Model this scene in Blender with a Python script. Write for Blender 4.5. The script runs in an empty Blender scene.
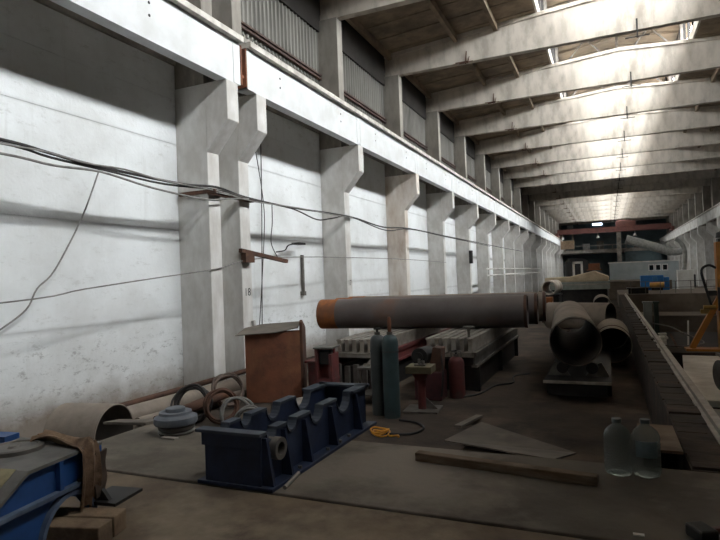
import bpy, bmesh, math, random
from mathutils import Vector, Matrix
random.seed(7)
PI = math.pi
SC = bpy.context.scene
COL = SC.collection

# ------------------------------------------------------------------ camera
def camera():
    yaw, pitch, roll = 0.414395, 0.0156953, -0.0366571
    cy, sy = math.cos(yaw), math.sin(yaw)
    f = Vector((-sy * math.cos(pitch), cy * math.cos(pitch), math.sin(pitch)))
    # yaw is to the left of the hall's axis
    r = Vector((cy, sy, 0)); u = r.cross(f)
    c, s = math.cos(roll), math.sin(roll)
    r2 = c * r + s * u; u2 = -s * r + c * u
    m = Matrix(((r2.x, u2.x, -f.x, 0), (r2.y, u2.y, -f.y, 0), (r2.z, u2.z, -f.z, 2.4), (0, 0, 0, 1)))
    cd = bpy.data.cameras.new('camera'); cd.sensor_width = 36; cd.lens = 36 * 564.38 / 720
    cd.clip_end = 400
    co = bpy.data.objects.new('camera', cd); co.matrix_world = m; COL.objects.link(co)
    SC.camera = co
camera()

# ------------------------------------------------------------------ light and exposure
W = bpy.data.worlds.new('world'); SC.world = W; W.use_nodes = True
def overcast():
    """overcast sky: brightest overhead, a third of that at the horizon, dull ground below it"""
    N, L = W.node_tree.nodes, W.node_tree.links
    tc = N.new('ShaderNodeTexCoord'); sp = N.new('ShaderNodeSeparateXYZ'); L.new(tc.outputs['Generated'], sp.inputs[0])
    r = N.new('ShaderNodeValToRGB'); L.new(sp.outputs[2], r.inputs[0])
    e = r.color_ramp.elements
    e[0].position = 0.0; e[0].color = (0.10, 0.10, 0.095, 1); e[1].position = 1.0; e[1].color = (1, 1, 1, 1)
    k = e.new(0.02); k.color = (0.44, 0.445, 0.45, 1)
    k = e.new(0.5); k.color = (0.80, 0.80, 0.80, 1)
    # the haze is brighter on the side where the sun stands behind it (+x)
    mr = N.new('ShaderNodeMapRange'); mr.inputs[1].default_value = 0.25; mr.inputs[2].default_value = 0.95
    mr.inputs[3].default_value = 1.0; mr.inputs[4].default_value = 3.0; L.new(sp.outputs[0], mr.inputs[0])
    mu = N.new('ShaderNodeMix'); mu.data_type = 'RGBA'; mu.blend_type = 'MULTIPLY'; mu.inputs[0].default_value = 1
    L.new(r.outputs[0], mu.inputs[6]); L.new(mr.outputs[0], mu.inputs[7])
    L.new(mu.outputs[2], N['Background'].inputs[0]); N['Background'].inputs[1].default_value = SKY_STRENGTH
SKY_STRENGTH = 30.0
overcast()
def skylight_portal(x, y0, y1, sgn):
    """marks a glazed opening so that the renderer samples the sky through it"""
    l = bpy.data.lights.new('portal', 'AREA'); l.shape = 'RECTANGLE'; l.size = 1.6; l.size_y = y1 - y0; l.cycles.is_portal = True
    o = bpy.data.objects.new('sky_portal', l); COL.objects.link(o); o.location = (x, (y0 + y1) / 2, 13.8)
    o.rotation_euler = (0, -sgn * PI / 2, 0)      # shines along -z: towards the hall
for y0_, y1_ in ((-1.2, 16), (16, 38), (38, 59.2), (71.3, 90), (90, 108)):
    skylight_portal(3.98, y0_, y1_, -1); skylight_portal(-2.28, y0_, y1_, 1)
SC.view_settings.view_transform = 'Standard'; SC.view_settings.look = 'None'
SC.view_settings.exposure = 0.55; SC.view_settings.gamma = 1.0
SC.view_settings.use_curve_mapping = False
SC.cycles.max_bounces = 8; SC.cycles.diffuse_bounces = 5; SC.cycles.sample_clamp_indirect = 6
SC.cycles.use_denoising = True

# ------------------------------------------------------------------ helpers
def lin(h):
    h = h.lstrip('#'); o = []
    for i in (0, 2, 4):
        c = int(h[i:i + 2], 16) / 255
        o.append(c / 12.92 if c <= 0.04045 else ((c + 0.055) / 1.055) ** 2.4)
    return (*o, 1)

MATS = {}
def mat(name, c1, c2=None, scale=3.0, rough=0.85, metal=0.0, bump=0.0, bscale=30.0, c3=None, s3=0.8, lo=0.4, hi=0.65,
        stretch=(1, 1, 1), t3=(0.5, 0.7), coat=0.0, emit=0.0, trans=0.0):
    """noise between c1 and c2, large patches of c3 (rust, dirt), optional bump"""
    if name in MATS: return MATS[name]
    m = bpy.data.materials.new(name); m.use_nodes = True; MATS[name] = m
    N, L = m.node_tree.nodes, m.node_tree.links
    b = N['Principled BSDF']; b.inputs['Roughness'].default_value = rough; b.inputs['Metallic'].default_value = metal
    a1 = lin(c1)
    tc = N.new('ShaderNodeTexCoord'); mp = N.new('ShaderNodeMapping'); L.new(tc.outputs['Object'], mp.inputs[0])
    mp.inputs['Scale'].default_value = stretch
    last = None
    def noise(sc, det=6, r=0.6):
        n = N.new('ShaderNodeTexNoise'); n.inputs['Scale'].default_value = sc; n.inputs['Detail'].default_value = det
        n.inputs['Roughness'].default_value = r; L.new(mp.outputs[0], n.inputs[0]); return n
    def ramp(n, p, q):
        r = N.new('ShaderNodeMapRange'); r.inputs[1].default_value = p; r.inputs[2].default_value = q
        L.new(n.outputs[0], r.inputs[0]); return r
    def mix(fac, A, B):
        x = N.new('ShaderNodeMix'); x.data_type = 'RGBA'; L.new(fac.outputs[0], x.inputs[0])
        for sock, v in ((x.inputs[6], A), (x.inputs[7], B)):
            if isinstance(v, tuple): sock.default_value = v
            else: L.new(v, sock)
        return x.outputs[2]
    out = a1
    if c2: out = mix(ramp(noise(scale), lo, hi), a1, lin(c2))
    if c3: out = mix(ramp(noise(s3, 8, 0.65), *t3), out, lin(c3))
    if isinstance(out, tuple): b.inputs['Base Color'].default_value = out
    else: L.new(out, b.inputs['Base Color'])
    if bump:
        bp = N.new('ShaderNodeBump'); bp.inputs['Strength'].default_value = bump; bp.inputs['Distance'].default_value = 0.02
        L.new(noise(bscale).outputs[0], bp.inputs['Height']); L.new(bp.outputs[0], b.inputs['Normal'])
    if trans: b.inputs['Transmission Weight'].default_value = trans; b.inputs['IOR'].default_value = 1.2
    if emit:
        b.inputs['Emission Color'].default_value = a1; b.inputs['Emission Strength'].default_value = emit
    return m

def wall_paint(name, white, grime, soot, foot=0.9):
    """whitewashed concrete: faint blotches, dirty horizontal bands at the panel joints, brown splashes at the foot"""
    m = bpy.data.materials.new(name); m.use_nodes = True
    N, L = m.node_tree.nodes, m.node_tree.links
    b = N['Principled BSDF']; b.inputs['Roughness'].default_value = 0.9
    tc = N.new('ShaderNodeTexCoord'); sep = N.new('ShaderNodeSeparateXYZ'); L.new(tc.outputs['Object'], sep.inputs[0])
    def noise(sc, det=7, st=(1, 1, 1), r=0.65):
        mp = N.new('ShaderNodeMapping'); mp.inputs['Scale'].default_value = st; L.new(tc.outputs['Object'], mp.inputs[0])
        n = N.new('ShaderNodeTexNoise'); n.inputs['Scale'].default_value = sc; n.inputs['Detail'].default_value = det
        n.inputs['Roughness'].default_value = r; L.new(mp.outputs[0], n.inputs[0]); return n.outputs[0]
    def rng(v, a, c, lo=0.0, hi=1.0):
        r = N.new('ShaderNodeMapRange'); r.inputs[1].default_value = a; r.inputs[2].default_value = c
        r.inputs[3].default_value = lo; r.inputs[4].default_value = hi; L.new(v, r.inputs[0]); return r.outputs[0]
    def mth(op, a, c):
        n = N.new('ShaderNodeMath'); n.operation = op
        for i, v in enumerate((a, c)):
            if isinstance(v, (int, float)): n.inputs[i].default_value = v
            else: L.new(v, n.inputs[i])
        return n.outputs[0]
    def mix(f, A, B):
        x = N.new('ShaderNodeMix'); x.data_type = 'RGBA'; L.new(f, x.inputs[0])
        for sock, v in ((x.inputs[6], A), (x.inputs[7], B)):
            if isinstance(v, tuple): sock.default_value = v
            else: L.new(v, sock)
        return x.outputs[2]
    z = sep.outputs[2]
    out = mix(rng(noise(0.5), 0.42, 0.75, 0, 0.75), lin(white), lin(grime))
    out = mix(rng(noise(2.6, 9, (1, 1, 2.5), 0.8), 0.56, 0.66, 0, 0.6), out, lin(grime))
    out = mix(rng(noise(1.3, 5, (3, 3, 0.25)), 0.6, 0.8, 0, 0.5), out, lin(grime))
    # grey dirt along the joint at 3.6 m, thinner at the others
    for zz, wd, st in ((3.62, 0.17, 0.75), (1.73, 0.07, 0.3), (5.53, 0.05, 0.25)):
        d = mth('ABSOLUTE', mth('SUBTRACT', mth('ADD', z, mth('MULTIPLY', noise(0.7, 3), 0.1)), zz + 0.05), 0)
        out = mix(rng(d, 0, wd, st, 0), out, lin(soot))
    # soot blotches low on the wall
    blot = mth('MULTIPLY', rng(noise(4, 9, (1, 1, 2.0), 0.8), 0.54, 0.62), rng(z, 1.75, 1.3, 0, 0.55))
    out = mix(blot, out, lin(soot))
    zf = mth('ADD', z, mth('MULTIPLY', noise(1.2, 6), 0.9))
    out = mix(rng(zf, foot + 0.3, foot - 0.3, 0, 0.85), out, lin('6b5a48'))
    L.new(out, b.inputs['Base Color'])
    bp = N.new('ShaderNodeBump'); bp.inputs['Strength'].default_value = 0.25; bp.inputs['Distance'].default_value = 0.02
    L.new(noise(14, 5), bp.inputs['Height']); L.new(bp.outputs[0], b.inputs['Normal'])
    return m

class MB:
    """collects boxes, bars, tubes and prisms; build() links them as one mesh object"""
    def __init__(s): s.bm = bmesh.new()
    def box(s, x0, x1, y0, y1, z0, z1, M=None):
        m = Matrix.Translation(((x0 + x1) / 2, (y0 + y1) / 2, (z0 + z1) / 2)) @ Matrix.Diagonal((abs(x1 - x0), abs(y1 - y0), abs(z1 - z0), 1))
        if M is not None: m = M @ m
        bmesh.ops.create_cube(s.bm, size=1, matrix=m); return s
    def prism(s, pts, axis, a, b, M=None):
        """polygon pts in the plane across axis, extruded from a to b along it"""
        def P(p, t):
            v = {'x': (t, p[0], p[1]), 'y': (p[0], t, p[1]), 'z': (p[0], p[1], t)}[axis]
            v = Vector(v); return M @ v if M is not None else v
        A = [s.bm.verts.new(P(p, a)) for p in pts]; B = [s.bm.verts.new(P(p, b)) for p in pts]
        n = len(pts); fs = [s.bm.faces.new(A[::-1]), s.bm.faces.new(B)]
        for i in range(n): fs.append(s.bm.faces.new((A[i], A[(i + 1) % n], B[(i + 1) % n], B[i])))
        return s
    def bar(s, p, q, w, h=None, up=(0, 0, 1)):
        """rectangular bar from p to q"""
        p, q = Vector(p), Vector(q); d = q - p; L = d.length; d.normalize(); up = Vector(up)
        if abs(d.dot(up)) > 0.98: up = Vector((1, 0, 0))
        x = up.cross(d).normalized(); z = d.cross(x); h = h or w
        R = Matrix((x, d, z)).transposed().to_4x4(); R.translation = (p + q) / 2
        bmesh.ops.create_cube(s.bm, size=1, matrix=R @ Matrix.Diagonal((w, L, h, 1))); return s
    def cyl(s, p, q, r, seg=20, r2=None, caps=True):
        p, q = Vector(p), Vector(q); d = q - p
        R = d.to_track_quat('Z', 'Y').to_matrix().to_4x4(); R.translation = (p + q) / 2
        bmesh.ops.create_cone(s.bm, cap_ends=caps, segments=seg, radius1=r, radius2=r if r2 is None else r2, depth=d.length, matrix=R); return s
    def lathe(s, prof, o=(0, 0, 0), d=(0, 0, 1), seg=28):
        """prof: list of (radius, height) revolved about axis d at o"""
        R = Vector(d).to_track_quat('Z', 'Y').to_matrix().to_4x4(); R.translation = Vector(o)
        rings = []
        for r, h in prof:
            if r < 1e-5: rings.append([s.bm.verts.new(R @ Vector((0, 0, h)))])
            else: rings.append([s.bm.verts.new(R @ Vector((r * math.cos(2 * PI * i / seg), r * math.sin(2 * PI * i / seg), h))) for i in range(seg)])
        for A, B in zip(rings, rings[1:]):
            for i in range(seg):
                j = (i + 1) % seg
                vs = [A[i] if len(A) > 1 else A[0], A[j] if len(A) > 1 else None, B[j] if len(B) > 1 else B[0], B[i] if len(B) > 1 else None]
                vs = [v for v in vs if v is not None]
                if len(set(vs)) >= 3: s.bm.faces.new(vs)
        return s
    def pipe(s, p, q, r, t, seg=40):
        """open tube with wall thickness t"""
        p, q = Vector(p), Vector(q); L = (q - p).length
        return s.lathe([(r, 0), (r, L), (r - t, L), (r - t, 0), (r, 0)], p, (q - p), seg)
    def path(s, pts, r, seg=8, closed=False, smooth=True):
        """round tube along points, Catmull-Rom smoothed"""
        P = [Vector(p) for p in pts]
        if smooth and len(P) > 2:
            Q = []; n = len(P)
            for i in range(n if closed else n - 1):
                a, b, c, d = (P[(i - 1) % n] if closed or i else P[0]), P[i], P[(i + 1) % n], (P[(i + 2) % n] if closed or i + 2 < n else P[-1])
                for k in range(5):
                    t = k / 5
                    Q.append(0.5 * ((2 * b) + (c - a) * t + (2 * a - 5 * b + 4 * c - d) * t * t + (3 * b - a - 3 * c + d) * t ** 3))
            if not closed: Q.append(P[-1])
            P = Q
        rings = []; n = len(P); up = Vector((0.13, 0.2, 1))
        for i in range(n):
            a = P[i - 1] if (i or closed) else P[i]; b = P[(i + 1) % n] if (i + 1 < n or closed) else P[i]
            d = (b - a).normalized()
            x = up.cross(d)
            if x.length < 0.05: x = Vector((1, 0, 0)).cross(d)
            x.normalize(); z = d.cross(x)
            rings.append([s.bm.verts.new(P[i] + r * (math.cos(2 * PI * k / seg) * x + math.sin(2 * PI * k / seg) * z)) for k in range(seg)])
        for i in range(n if closed else n - 1):
            A, B = rings[i], rings[(i + 1) % n]
            for k in range(seg): s.bm.faces.new((A[k], A[(k + 1) % seg], B[(k + 1) % seg], B[k]))
        if not closed:
            s.bm.faces.new(rings[0][::-1]); s.bm.faces.new(rings[-1])
        return s
    def sheet(s, grid, t):
        """grid of points (rows) thickened by t along -z-ish normals"""
        rows, cols = len(grid), len(grid[0])
        V = [[s.bm.verts.new(p) for p in r] for r in grid]
        fs = []
        for i in range(rows - 1):
            for j in range(cols - 1): fs.append(s.bm.faces.new((V[i][j], V[i][j + 1], V[i + 1][j + 1], V[i + 1][j])))
        bmesh.ops.recalc_face_normals(s.bm, faces=fs)
        bmesh.ops.solidify(s.bm, geom=fs, thickness=t); return s
    def build(s, name, m, parent=None, smooth=False, bevel=0.0, loc=None):
        bmesh.ops.recalc_face_normals(s.bm, faces=s.bm.faces)
        me = bpy.data.meshes.new(name); s.bm.to_mesh(me); s.bm.free()
        o = bpy.data.objects.new(name, me); COL.objects.link(o); me.materials.append(m)
        if smooth:
            for p in me.polygons: p.use_smooth = True
            try: me.set_sharp_from_angle(angle=math.radians(40))
            except Exception: pass
        if bevel:
            bv = o.modifiers.new('bevel', 'BEVEL'); bv.width = bevel; bv.segments = 2; bv.limit_method = 'ANGLE'
        if parent: o.parent = parent
        if loc: o.location = loc
        return o

def tag(o, label, cat, group=None):
    o['label'] = label; o['category'] = cat
    if group: o['group'] = group
    return o
def thing(name, label, cat, loc=(0, 0, 0), rz=0, group=None):
    o = bpy.data.objects.new(name, None); COL.objects.link(o); o.location = loc; o.rotation_euler = (0, 0, rz)
    o.empty_display_size = 0.2
    return tag(o, label, cat, group)
def struct(o): o['kind'] = 'structure'; return o
def dup(root, loc, rz=None, label=None):
    def cp(o, parent):
        c = o.copy(); COL.objects.link(c)
        if parent: c.parent = parent
        for ch in list(o.children): cp(ch, c)
        return c
    r = cp(root, None); r.location = loc
    if rz is not None: r.rotation_euler = (0, 0, rz)
    if label: r['label'] = label
    return r
ORD = 'first second third fourth fifth sixth seventh eighth ninth tenth eleventh twelfth thirteenth fourteenth fifteenth sixteenth seventeenth eighteenth nineteenth twentieth'.split()

# ------------------------------------------------------------------ materials
WHITE = wall_paint('whitewashed_wall', 'dfe1e1', 'b9b8b4', '7c7a76')
PAINT = mat('whitewashed_concrete', 'd2d0cc', 'bab6b0', 2.2, 0.9, c3='a39c93', s3=0.7, t3=(0.5, 0.75), bump=0.2, bscale=12, stretch=(1, 1, 0.5))
PAINT_RUST = mat('whitewash_rust_stained', 'd9d2ca', 'b7a797', 1.6, 0.9, c3='9c7a63', s3=0.9, t3=(0.52, 0.72), bump=0.2, stretch=(1, 1, 0.35))
BEAMW = mat('whitewashed_beam', 'd3d4d4', 'c6c6c4', 1.5, 0.85, c3='bdb7b0', s3=0.5, t3=(0.58, 0.8))
FLANGE = mat('dusty_beam_flange', 'c9c4bb', 'a19a90', 3, 0.9)
ROOFB = mat('roof_beam_concrete', 'c6bdb1', 'aea599', 1.4, 0.9, c3='8f867a', s3=0.7, t3=(0.5, 0.8), stretch=(1.6, 1, 0.6))
LANTC = mat('lantern_ceiling_concrete', '8d857b', '7a7269', 1.2, 0.9)
SLAB = mat('roof_slab_concrete', '93826d', '786959', 1.5, 0.95, c3='64584a', s3=0.6)
SHEETG = mat('corrugated_grey_sheet', '79766f', '625f59', 1.0, 0.8, c3='5c5954', s3=0.6, stretch=(1, 1.5, 0.3))
TEALW = mat('dark_teal_wall', '67777b', '525f62', 0.4, 0.95)
DARKC = mat('dark_concrete', '37332f', '2a2724', 1.2, 0.95)
UPW = mat('upper_wall_plaster', 'a39d94', '7f7a72', 1.2, 0.95, c3='6f6a63', s3=0.8)
UPSH = mat('dark_whitewash', '958f86', '7a746c', 1.6, 0.95, c3='5f5a53', s3=1.0, stretch=(1, 1, 0.4))  # darker whitewash for the upper column shafts
BOUNCECUT = mat('bounce_cut_concrete', '5a554f', '45413c', 1.0, 0.95)  # unseen walls coloured dark to cut the light they bounce
BROWNST = mat('brown_painted_steel', '4a362c', '35271f', 5, 0.7)
RUST = mat('rusty_steel', '7c4c34', '5f3a2a', 2.5, 0.85, c3='87603f', s3=1.0, bump=0.2)
RUSTD = mat('dark_rusty_steel', '54392b', '3d2b23', 3, 0.85, c3='6d4a36', s3=1.2, bump=0.15)
EARTH = mat('oily_dirt_floor', '42372d', '2a211a', 1.1, 0.95, c3='5c4e40', s3=0.6, t3=(0.5, 0.66), bump=0.5, bscale=9)
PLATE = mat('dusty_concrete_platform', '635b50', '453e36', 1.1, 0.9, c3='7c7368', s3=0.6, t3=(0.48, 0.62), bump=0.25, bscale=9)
PLATEN = mat('brown_concrete_platform', '70614f', '4e4136', 1.5, 0.9, c3='847765', s3=0.9, t3=(0.5, 0.62), bump=0.25, bscale=9)
BRICKD = mat('dirty_kerb_concrete', '3d332b', '29221c', 3, 0.95, c3='4f3f33', s3=1.2, bump=0.6, bscale=8, stretch=(1, 2, 1))
PITF = mat('shade_dark_pit_floor', '241f1b', '181513', 1.5, 0.8, c3='352d26', s3=0.8)  # base colour darkened in place of a deeper, shadier pit
PITW = mat('brown_grey_concrete', '6d6256', '564c42', 1.2, 0.95, c3='7d7164', s3=0.6)
STEELG = mat('dull_grey_steel', '75706a', '595550', 4, 0.55, 0.4, c3='4d4641', s3=1.5)
STEELL = mat('worn_light_steel', 'a39c92', '857e75', 5, 0.5, 0.3)
STEELD = mat('dark_oily_steel', '2b2826', '1d1b1a', 4, 0.6, 0.3)
PIPEG = mat('grey_brown_steel_pipe', '897d71', '6f6459', 1.6, 0.75, c3='96897b', s3=0.7, bump=0.08)
PIPEM = mat('mill_scale_steel_pipe', '5f5855', '504744', 1.2, 0.5, c3='664a3c', s3=0.8, t3=(0.58, 0.75))
PIPEI = mat('pipe_inner_scale', '4b443d', '352f2a', 2, 0.85)
ORANGE = mat('orange_rust', '94582c', '75482b', 3, 0.85, c3='6e4a35', s3=1.5)
BLUED = mat('dark_blue_enamel', '232f4a', '181f30', 3, 0.6, c3='34405a', s3=1.8, t3=(0.55, 0.75))
BLUE = mat('blue_enamel', '2b5490', '234475', 2.5, 0.55, c3='2e3848', s3=1.6, t3=(0.55, 0.75))
BLUEL = mat('dusty_blue_edge', '66748a', '4d5a70', 5, 0.8)
BLUEDD = mat('dusty_dark_blue', '474d58', '353b46', 4, 0.8)
BLUET = mat('dusty_blue_grey', '72767c', '565a60', 4, 0.8)
DUSTY = mat('dusty_top_steel', '72706c', '585653', 4, 0.85)
TEAL = mat('blue_green_cylinder_paint', '344648', '293839', 3, 0.6, c3='484f4e', s3=1.5)
OLIVE = mat('grey_cylinder_paint', '3d4242', '303535', 3, 0.6)
RED = mat('faded_red_paint', '6b3230', '522726', 4, 0.7, c3='5c4a44', s3=2.0)
REDP = mat('red_cylinder_paint', '66322e', '502725', 4, 0.7, c3='54433e', s3=2.0)
REDB = mat('red_brown_crane_paint', '6a4038', '563530', 2, 0.7)
YEL = mat('yellow_machine_paint', 'b0701f', '935a1c', 2.5, 0.6, c3='74491f', s3=1.4)
YELW = mat('yellow_cable', 'd89a2c', 'b87a1e', 8, 0.5)
DUSTYY = mat('dusty_yellow_tabletop', '655b42', '4d4533', 5, 0.7)
BLACK = mat('black_rubber', '1a1918', '121111', 6, 0.6)
HOSE = mat('brown_grey_hose', '6b5a50', '4f433c', 6, 0.7)
HOSEL = mat('pale_grey_hose', '77746f', '595652', 6, 0.65)
CABLE = mat('dark_cable', '3a3634', '2a2726', 6, 0.7)
CABLEL = mat('light_grey_cable', '8a8782', '6f6c68', 6, 0.7)
WOOD = mat('weathered_timber', '6e5c4a', '50412f', 3, 0.9, c3='807160', s3=2, stretch=(1, 1, 6), bump=0.2)
WOODB = mat('sawn_wood_block', '84705a', '635140', 5, 0.9, bump=0.3)
PLY = mat('grey_dusty_sheet', '675f56', '554e46', 2, 0.9, c3='766e63', s3=1.2)
CLOTH = mat('brown_dirty_cloth', '8a705a', '5c4838', 9, 0.95, c3='a88f74', s3=3, bump=0.4)
TAPE = mat('yellowed_paper', 'a39a78', '7d7559', 9, 0.9)
PALE = mat('pale_dusty_slab', 'e6e3dd', 'cbc7bf', 1.6, 0.95, c3='b3aea6', s3=1.0)
GALV = mat('galvanised_duct', '9b9b97', '82827e', 3, 0.6, 0.2)
CABIN = mat('grey_blue_cabin_panel', 'b2bcbe', 'a2adb0', 1.2, 0.7)
PVCW = mat('white_window_frame', 'e4e6e6', rough=0.5)
DGLASS = mat('dark_window_glass', '15191d', rough=0.15)
BEIGE = mat('beige_tarpaulin', 'c3b297', 'a6967c', 2, 0.9)
GREYGREEN = mat('grey_green_paint', '8d918b', '757a74', 3, 0.7)
GREENP = mat('dark_green_paint', '2c3a30', '222d26', 3, 0.7)
CABW = mat('white_enamel_cabinet', 'dededa', 'c9c8bf', 2, 0.6)
CAPB = mat('dark_bottle_cap', '22302f', rough=0.5)
INK = mat('black_stencil_paint', '2e2d2b', rough=0.9)
def glazing():
    m = bpy.data.materials.new('skylight_glass'); m.use_nodes = True
    N, L = m.node_tree.nodes, m.node_tree.links
    t = N.new('ShaderNodeBsdfTransparent'); t.inputs[0].default_value = (0.9, 0.92, 0.93, 1)
    g = N.new('ShaderNodeBsdfGlossy'); g.inputs['Roughness'].default_value = 0.1
    x = N.new('ShaderNodeMixShader'); x.inputs[0].default_value = 0.06
    L.new(t.outputs[0], x.inputs[1]); L.new(g.outputs[0], x.inputs[2]); L.new(x.outputs[0], N['Material Output'].inputs[0])
    N.remove(N['Principled BSDF'])
    return m
GLAZ = glazing()
def bottle_plastic():
    m = bpy.data.materials.new('clear_bottle_plastic'); m.use_nodes = True
    b = m.node_tree.nodes['Principled BSDF']; b.inputs['Base Color'].default_value = (0.66, 0.72, 0.71, 1)
    b.inputs['Roughness'].default_value = 0.12; b.inputs['Transmission Weight'].default_value = 0.93; b.inputs['IOR'].default_value = 1.15
    return m
PET = bottle_plastic()

# ------------------------------------------------------------------ setting
XL, XR, YN, YF = -8.7, 10.5, -14.0, 120.0
YLAN = 108.0
PLAT = 0.85
CY = [10.06, 11.18] + [16.97 + 6.03 * k for k in range(0, 17)]       # left columns
RY = [16.97 + 6.03 * k for k in range(6, 17)]                         # right columns seen
XC = 0.85                                                             # ridge
def roof_z(x): return 12.72 - abs(x - XC) * 0.071

# wall of long precast panels with open joints
def panel_wall(name, x0, x1, ypairs):
    b = MB(); out = x0 - 0.12 if x0 < 0 else x1 + 0.12
    zs = [-0.1, 1.725, 1.735, 3.62, 3.632, 5.524, 5.534, 6.52, 6.53, 8.93]
    for y0, y1 in ypairs:
        for i in range(0, len(zs), 2): b.box(x0, x1, y0 + 0.005, y1 - 0.005, zs[i], zs[i + 1])
    xa, xb = (x1 - 0.06, x1 - 0.012) if x0 < 0 else (x0 + 0.012, x0 + 0.06)
    b.box(xa, xb, ypairs[0][0], ypairs[-1][1], -0.1, 12.4)
    return b
ys = [YN, -7, -1, 5.05] + CY[1:] + [YF]
yp = list(zip(ys, ys[1:]))
struct(panel_wall('wall_left', XL - 0.25, XL, yp).build('wall_left', WHITE))
yr = [y for y in ys if y > 46]
struct(panel_wall('wall_right', XR, XR + 0.25, list(zip(yr, yr[1:]))).build('wall_right', WHITE))
struct(MB().box(XR, XR + 0.3, YN, yr[0], -0.9, 12.4).build('wall_right_near', BOUNCECUT))
# upper part of the left wall: corrugated panels between brown rails, dark eave beam
for k, (y0, y1) in enumerate(zip([5.05] + CY[1:], CY[:1] + CY[2:] + [YF])):
    if k == 0: y0, y1 = 5.05, 9.8
    y0 += 0.22; y1 -= 0.22
    b = MB(); n = int((y1 - y0) / 0.20); rows = []
    for i in range(n * 6 + 1):
        y = y0 + (y1 - y0) * i / (n * 6); ph = (i % 6)
        d = (0, 0, 0.05, 0.06, 0.06, 0.05)[ph]
        rows.append([(XL + 0.10 - d, y, 8.96), (XL + 0.10 - d, y, 10.72)])
    b.sheet(rows, 0.012)
    w = struct(b.build('window_%d' % (k + 1), SHEETG))
    MB().box(XL + 0.10, XL + 0.20, y0, y1, 9.08, 9.14).box(XL + 0.10, XL + 0.20, y0, y1, 9.2, 9.26).box(XL + 0.10, XL + 0.14, y0, y1, 9.1, 9.24).build('window_frame', BROWNST, w)
struct(MB().box(XL - 0.05, XL + 0.16, YN, YF, 10.72, 12.1).build('trim_1', DARKC))      # eave beam
struct(MB().box(XL, XL + 0.06, YN, YF, 7.3, 8.98).build('trim_2', UPW))
struct(MB().box(XR - 0.06, XR, yr[0], YF, 7.3, 12.1).build('trim_3', UPW))
struct(MB().box(XL - 0.3, XR + 0.3, YF, YF + 0.3, -0.8, 16).build('wall_far', TEALW))
struct(MB().box(XL - 0.3, XR + 0.3, YN - 0.3, YN, -0.8, 16).build('wall_near', BOUNCECUT))

# ground
b = MB(); b.box(XL - 0.3, 0.53, YN, YF, -0.4, 0); b.box(0.52, XR + 0.3, 47.0, YF, -0.4, 0)
struct(b.build('floor', EARTH))
b = MB()
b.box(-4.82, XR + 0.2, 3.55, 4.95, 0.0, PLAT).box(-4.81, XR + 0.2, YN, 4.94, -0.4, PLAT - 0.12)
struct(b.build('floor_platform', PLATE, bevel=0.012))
b = MB(); b.box(-4.82, XR + 0.2, YN, 3.515, 0.0, PLAT)
struct(b.build('floor_platform_front', PLATEN, bevel=0.01))
# low concrete wall along the pit, with its rail
b = MB()
b.box(0.52, 0.98, 4.95, 38.0, -0.9, PLAT)
for k in range(56):
    y = 4.98 + k * 0.36
    b.box(0.535 + random.uniform(-.02, .02), 0.82 + random.uniform(-0.05, 0.03), y, y + 0.345, PLAT - 0.01, PLAT + random.uniform(0.008, 0.03))
struct(b.build('trim_4', BRICKD))
b = MB(); b.box(0.86, 0.93, 4.95, 38, PLAT, PLAT + 0.07).box(0.82, 0.97, 4.95, 38, PLAT - 0.002, PLAT + 0.015)
tag(b.build('rail', STEELL), 'long pale steel rail along the low wall beside the pit', 'rail')
# pit: floor, far wall with ledge, raised ground beyond
b = MB(); b.box(0.9, XR + 0.3, 4.9, 40, -0.9, -0.6); struct(b.build('floor_pit', PITF))
b = MB(); b.box(0.52, XR + 0.3, 38.0, 47.0, -0.9, PLAT); b.box(0.96, XR + 0.3, 34.5, 38.0, -0.9, -0.22); struct(b.build('floor_raised', PITW))
b = MB(); b.box(0.96, XR + 0.2, 30.0, 30.35, -0.6, 0.10); b.box(0.96, XR + 0.2, 29.9, 30.45, 0.10, 0.16); struct(b.build('trim_5', PITW))
b = MB(); b.box(0.96, XR + 0.2, 15.2, 15.9, -0.6, 0.3); b.box(0.96, XR + 0.2, 15.1, 16.0, 0.3, 0.4); struct(b.build('trim_6', BRICKD))

# roof slabs with ribs, open under the lantern
OX0, OX1 = -2.2, 3.9
b = MB()
for x0, x1 in ((XL - 0.2, OX0), (OX1, XR + 0.2)):
    b.prism([(x0, roof_z(x0)), (x1, roof_z(x1)), (x1, roof_z(x1) + 0.25), (x0, roof_z(x0) + 0.25)], 'y', YN, YF)
for x in (-8.3, -5.4, -3.76, 5.46, 7.1, 10.0):
    b.box(x - 0.08, x + 0.08, YN, YF, roof_z(x) - 0.26, roof_z(x) + 0.05)
y = YN + 0.5
while y < YF:
    for x0, x1 in ((XL, OX0), (OX1, XR)):
        b.prism([(x0, roof_z(x0) - 0.035), (x1, roof_z(x1) - 0.035), (x1, roof_z(x1) + 0.05), (x0, roof_z(x0) + 0.05)], 'y', y, y + 0.06)
    y += 1.2
struct(b.build('ceiling', SLAB))
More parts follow.
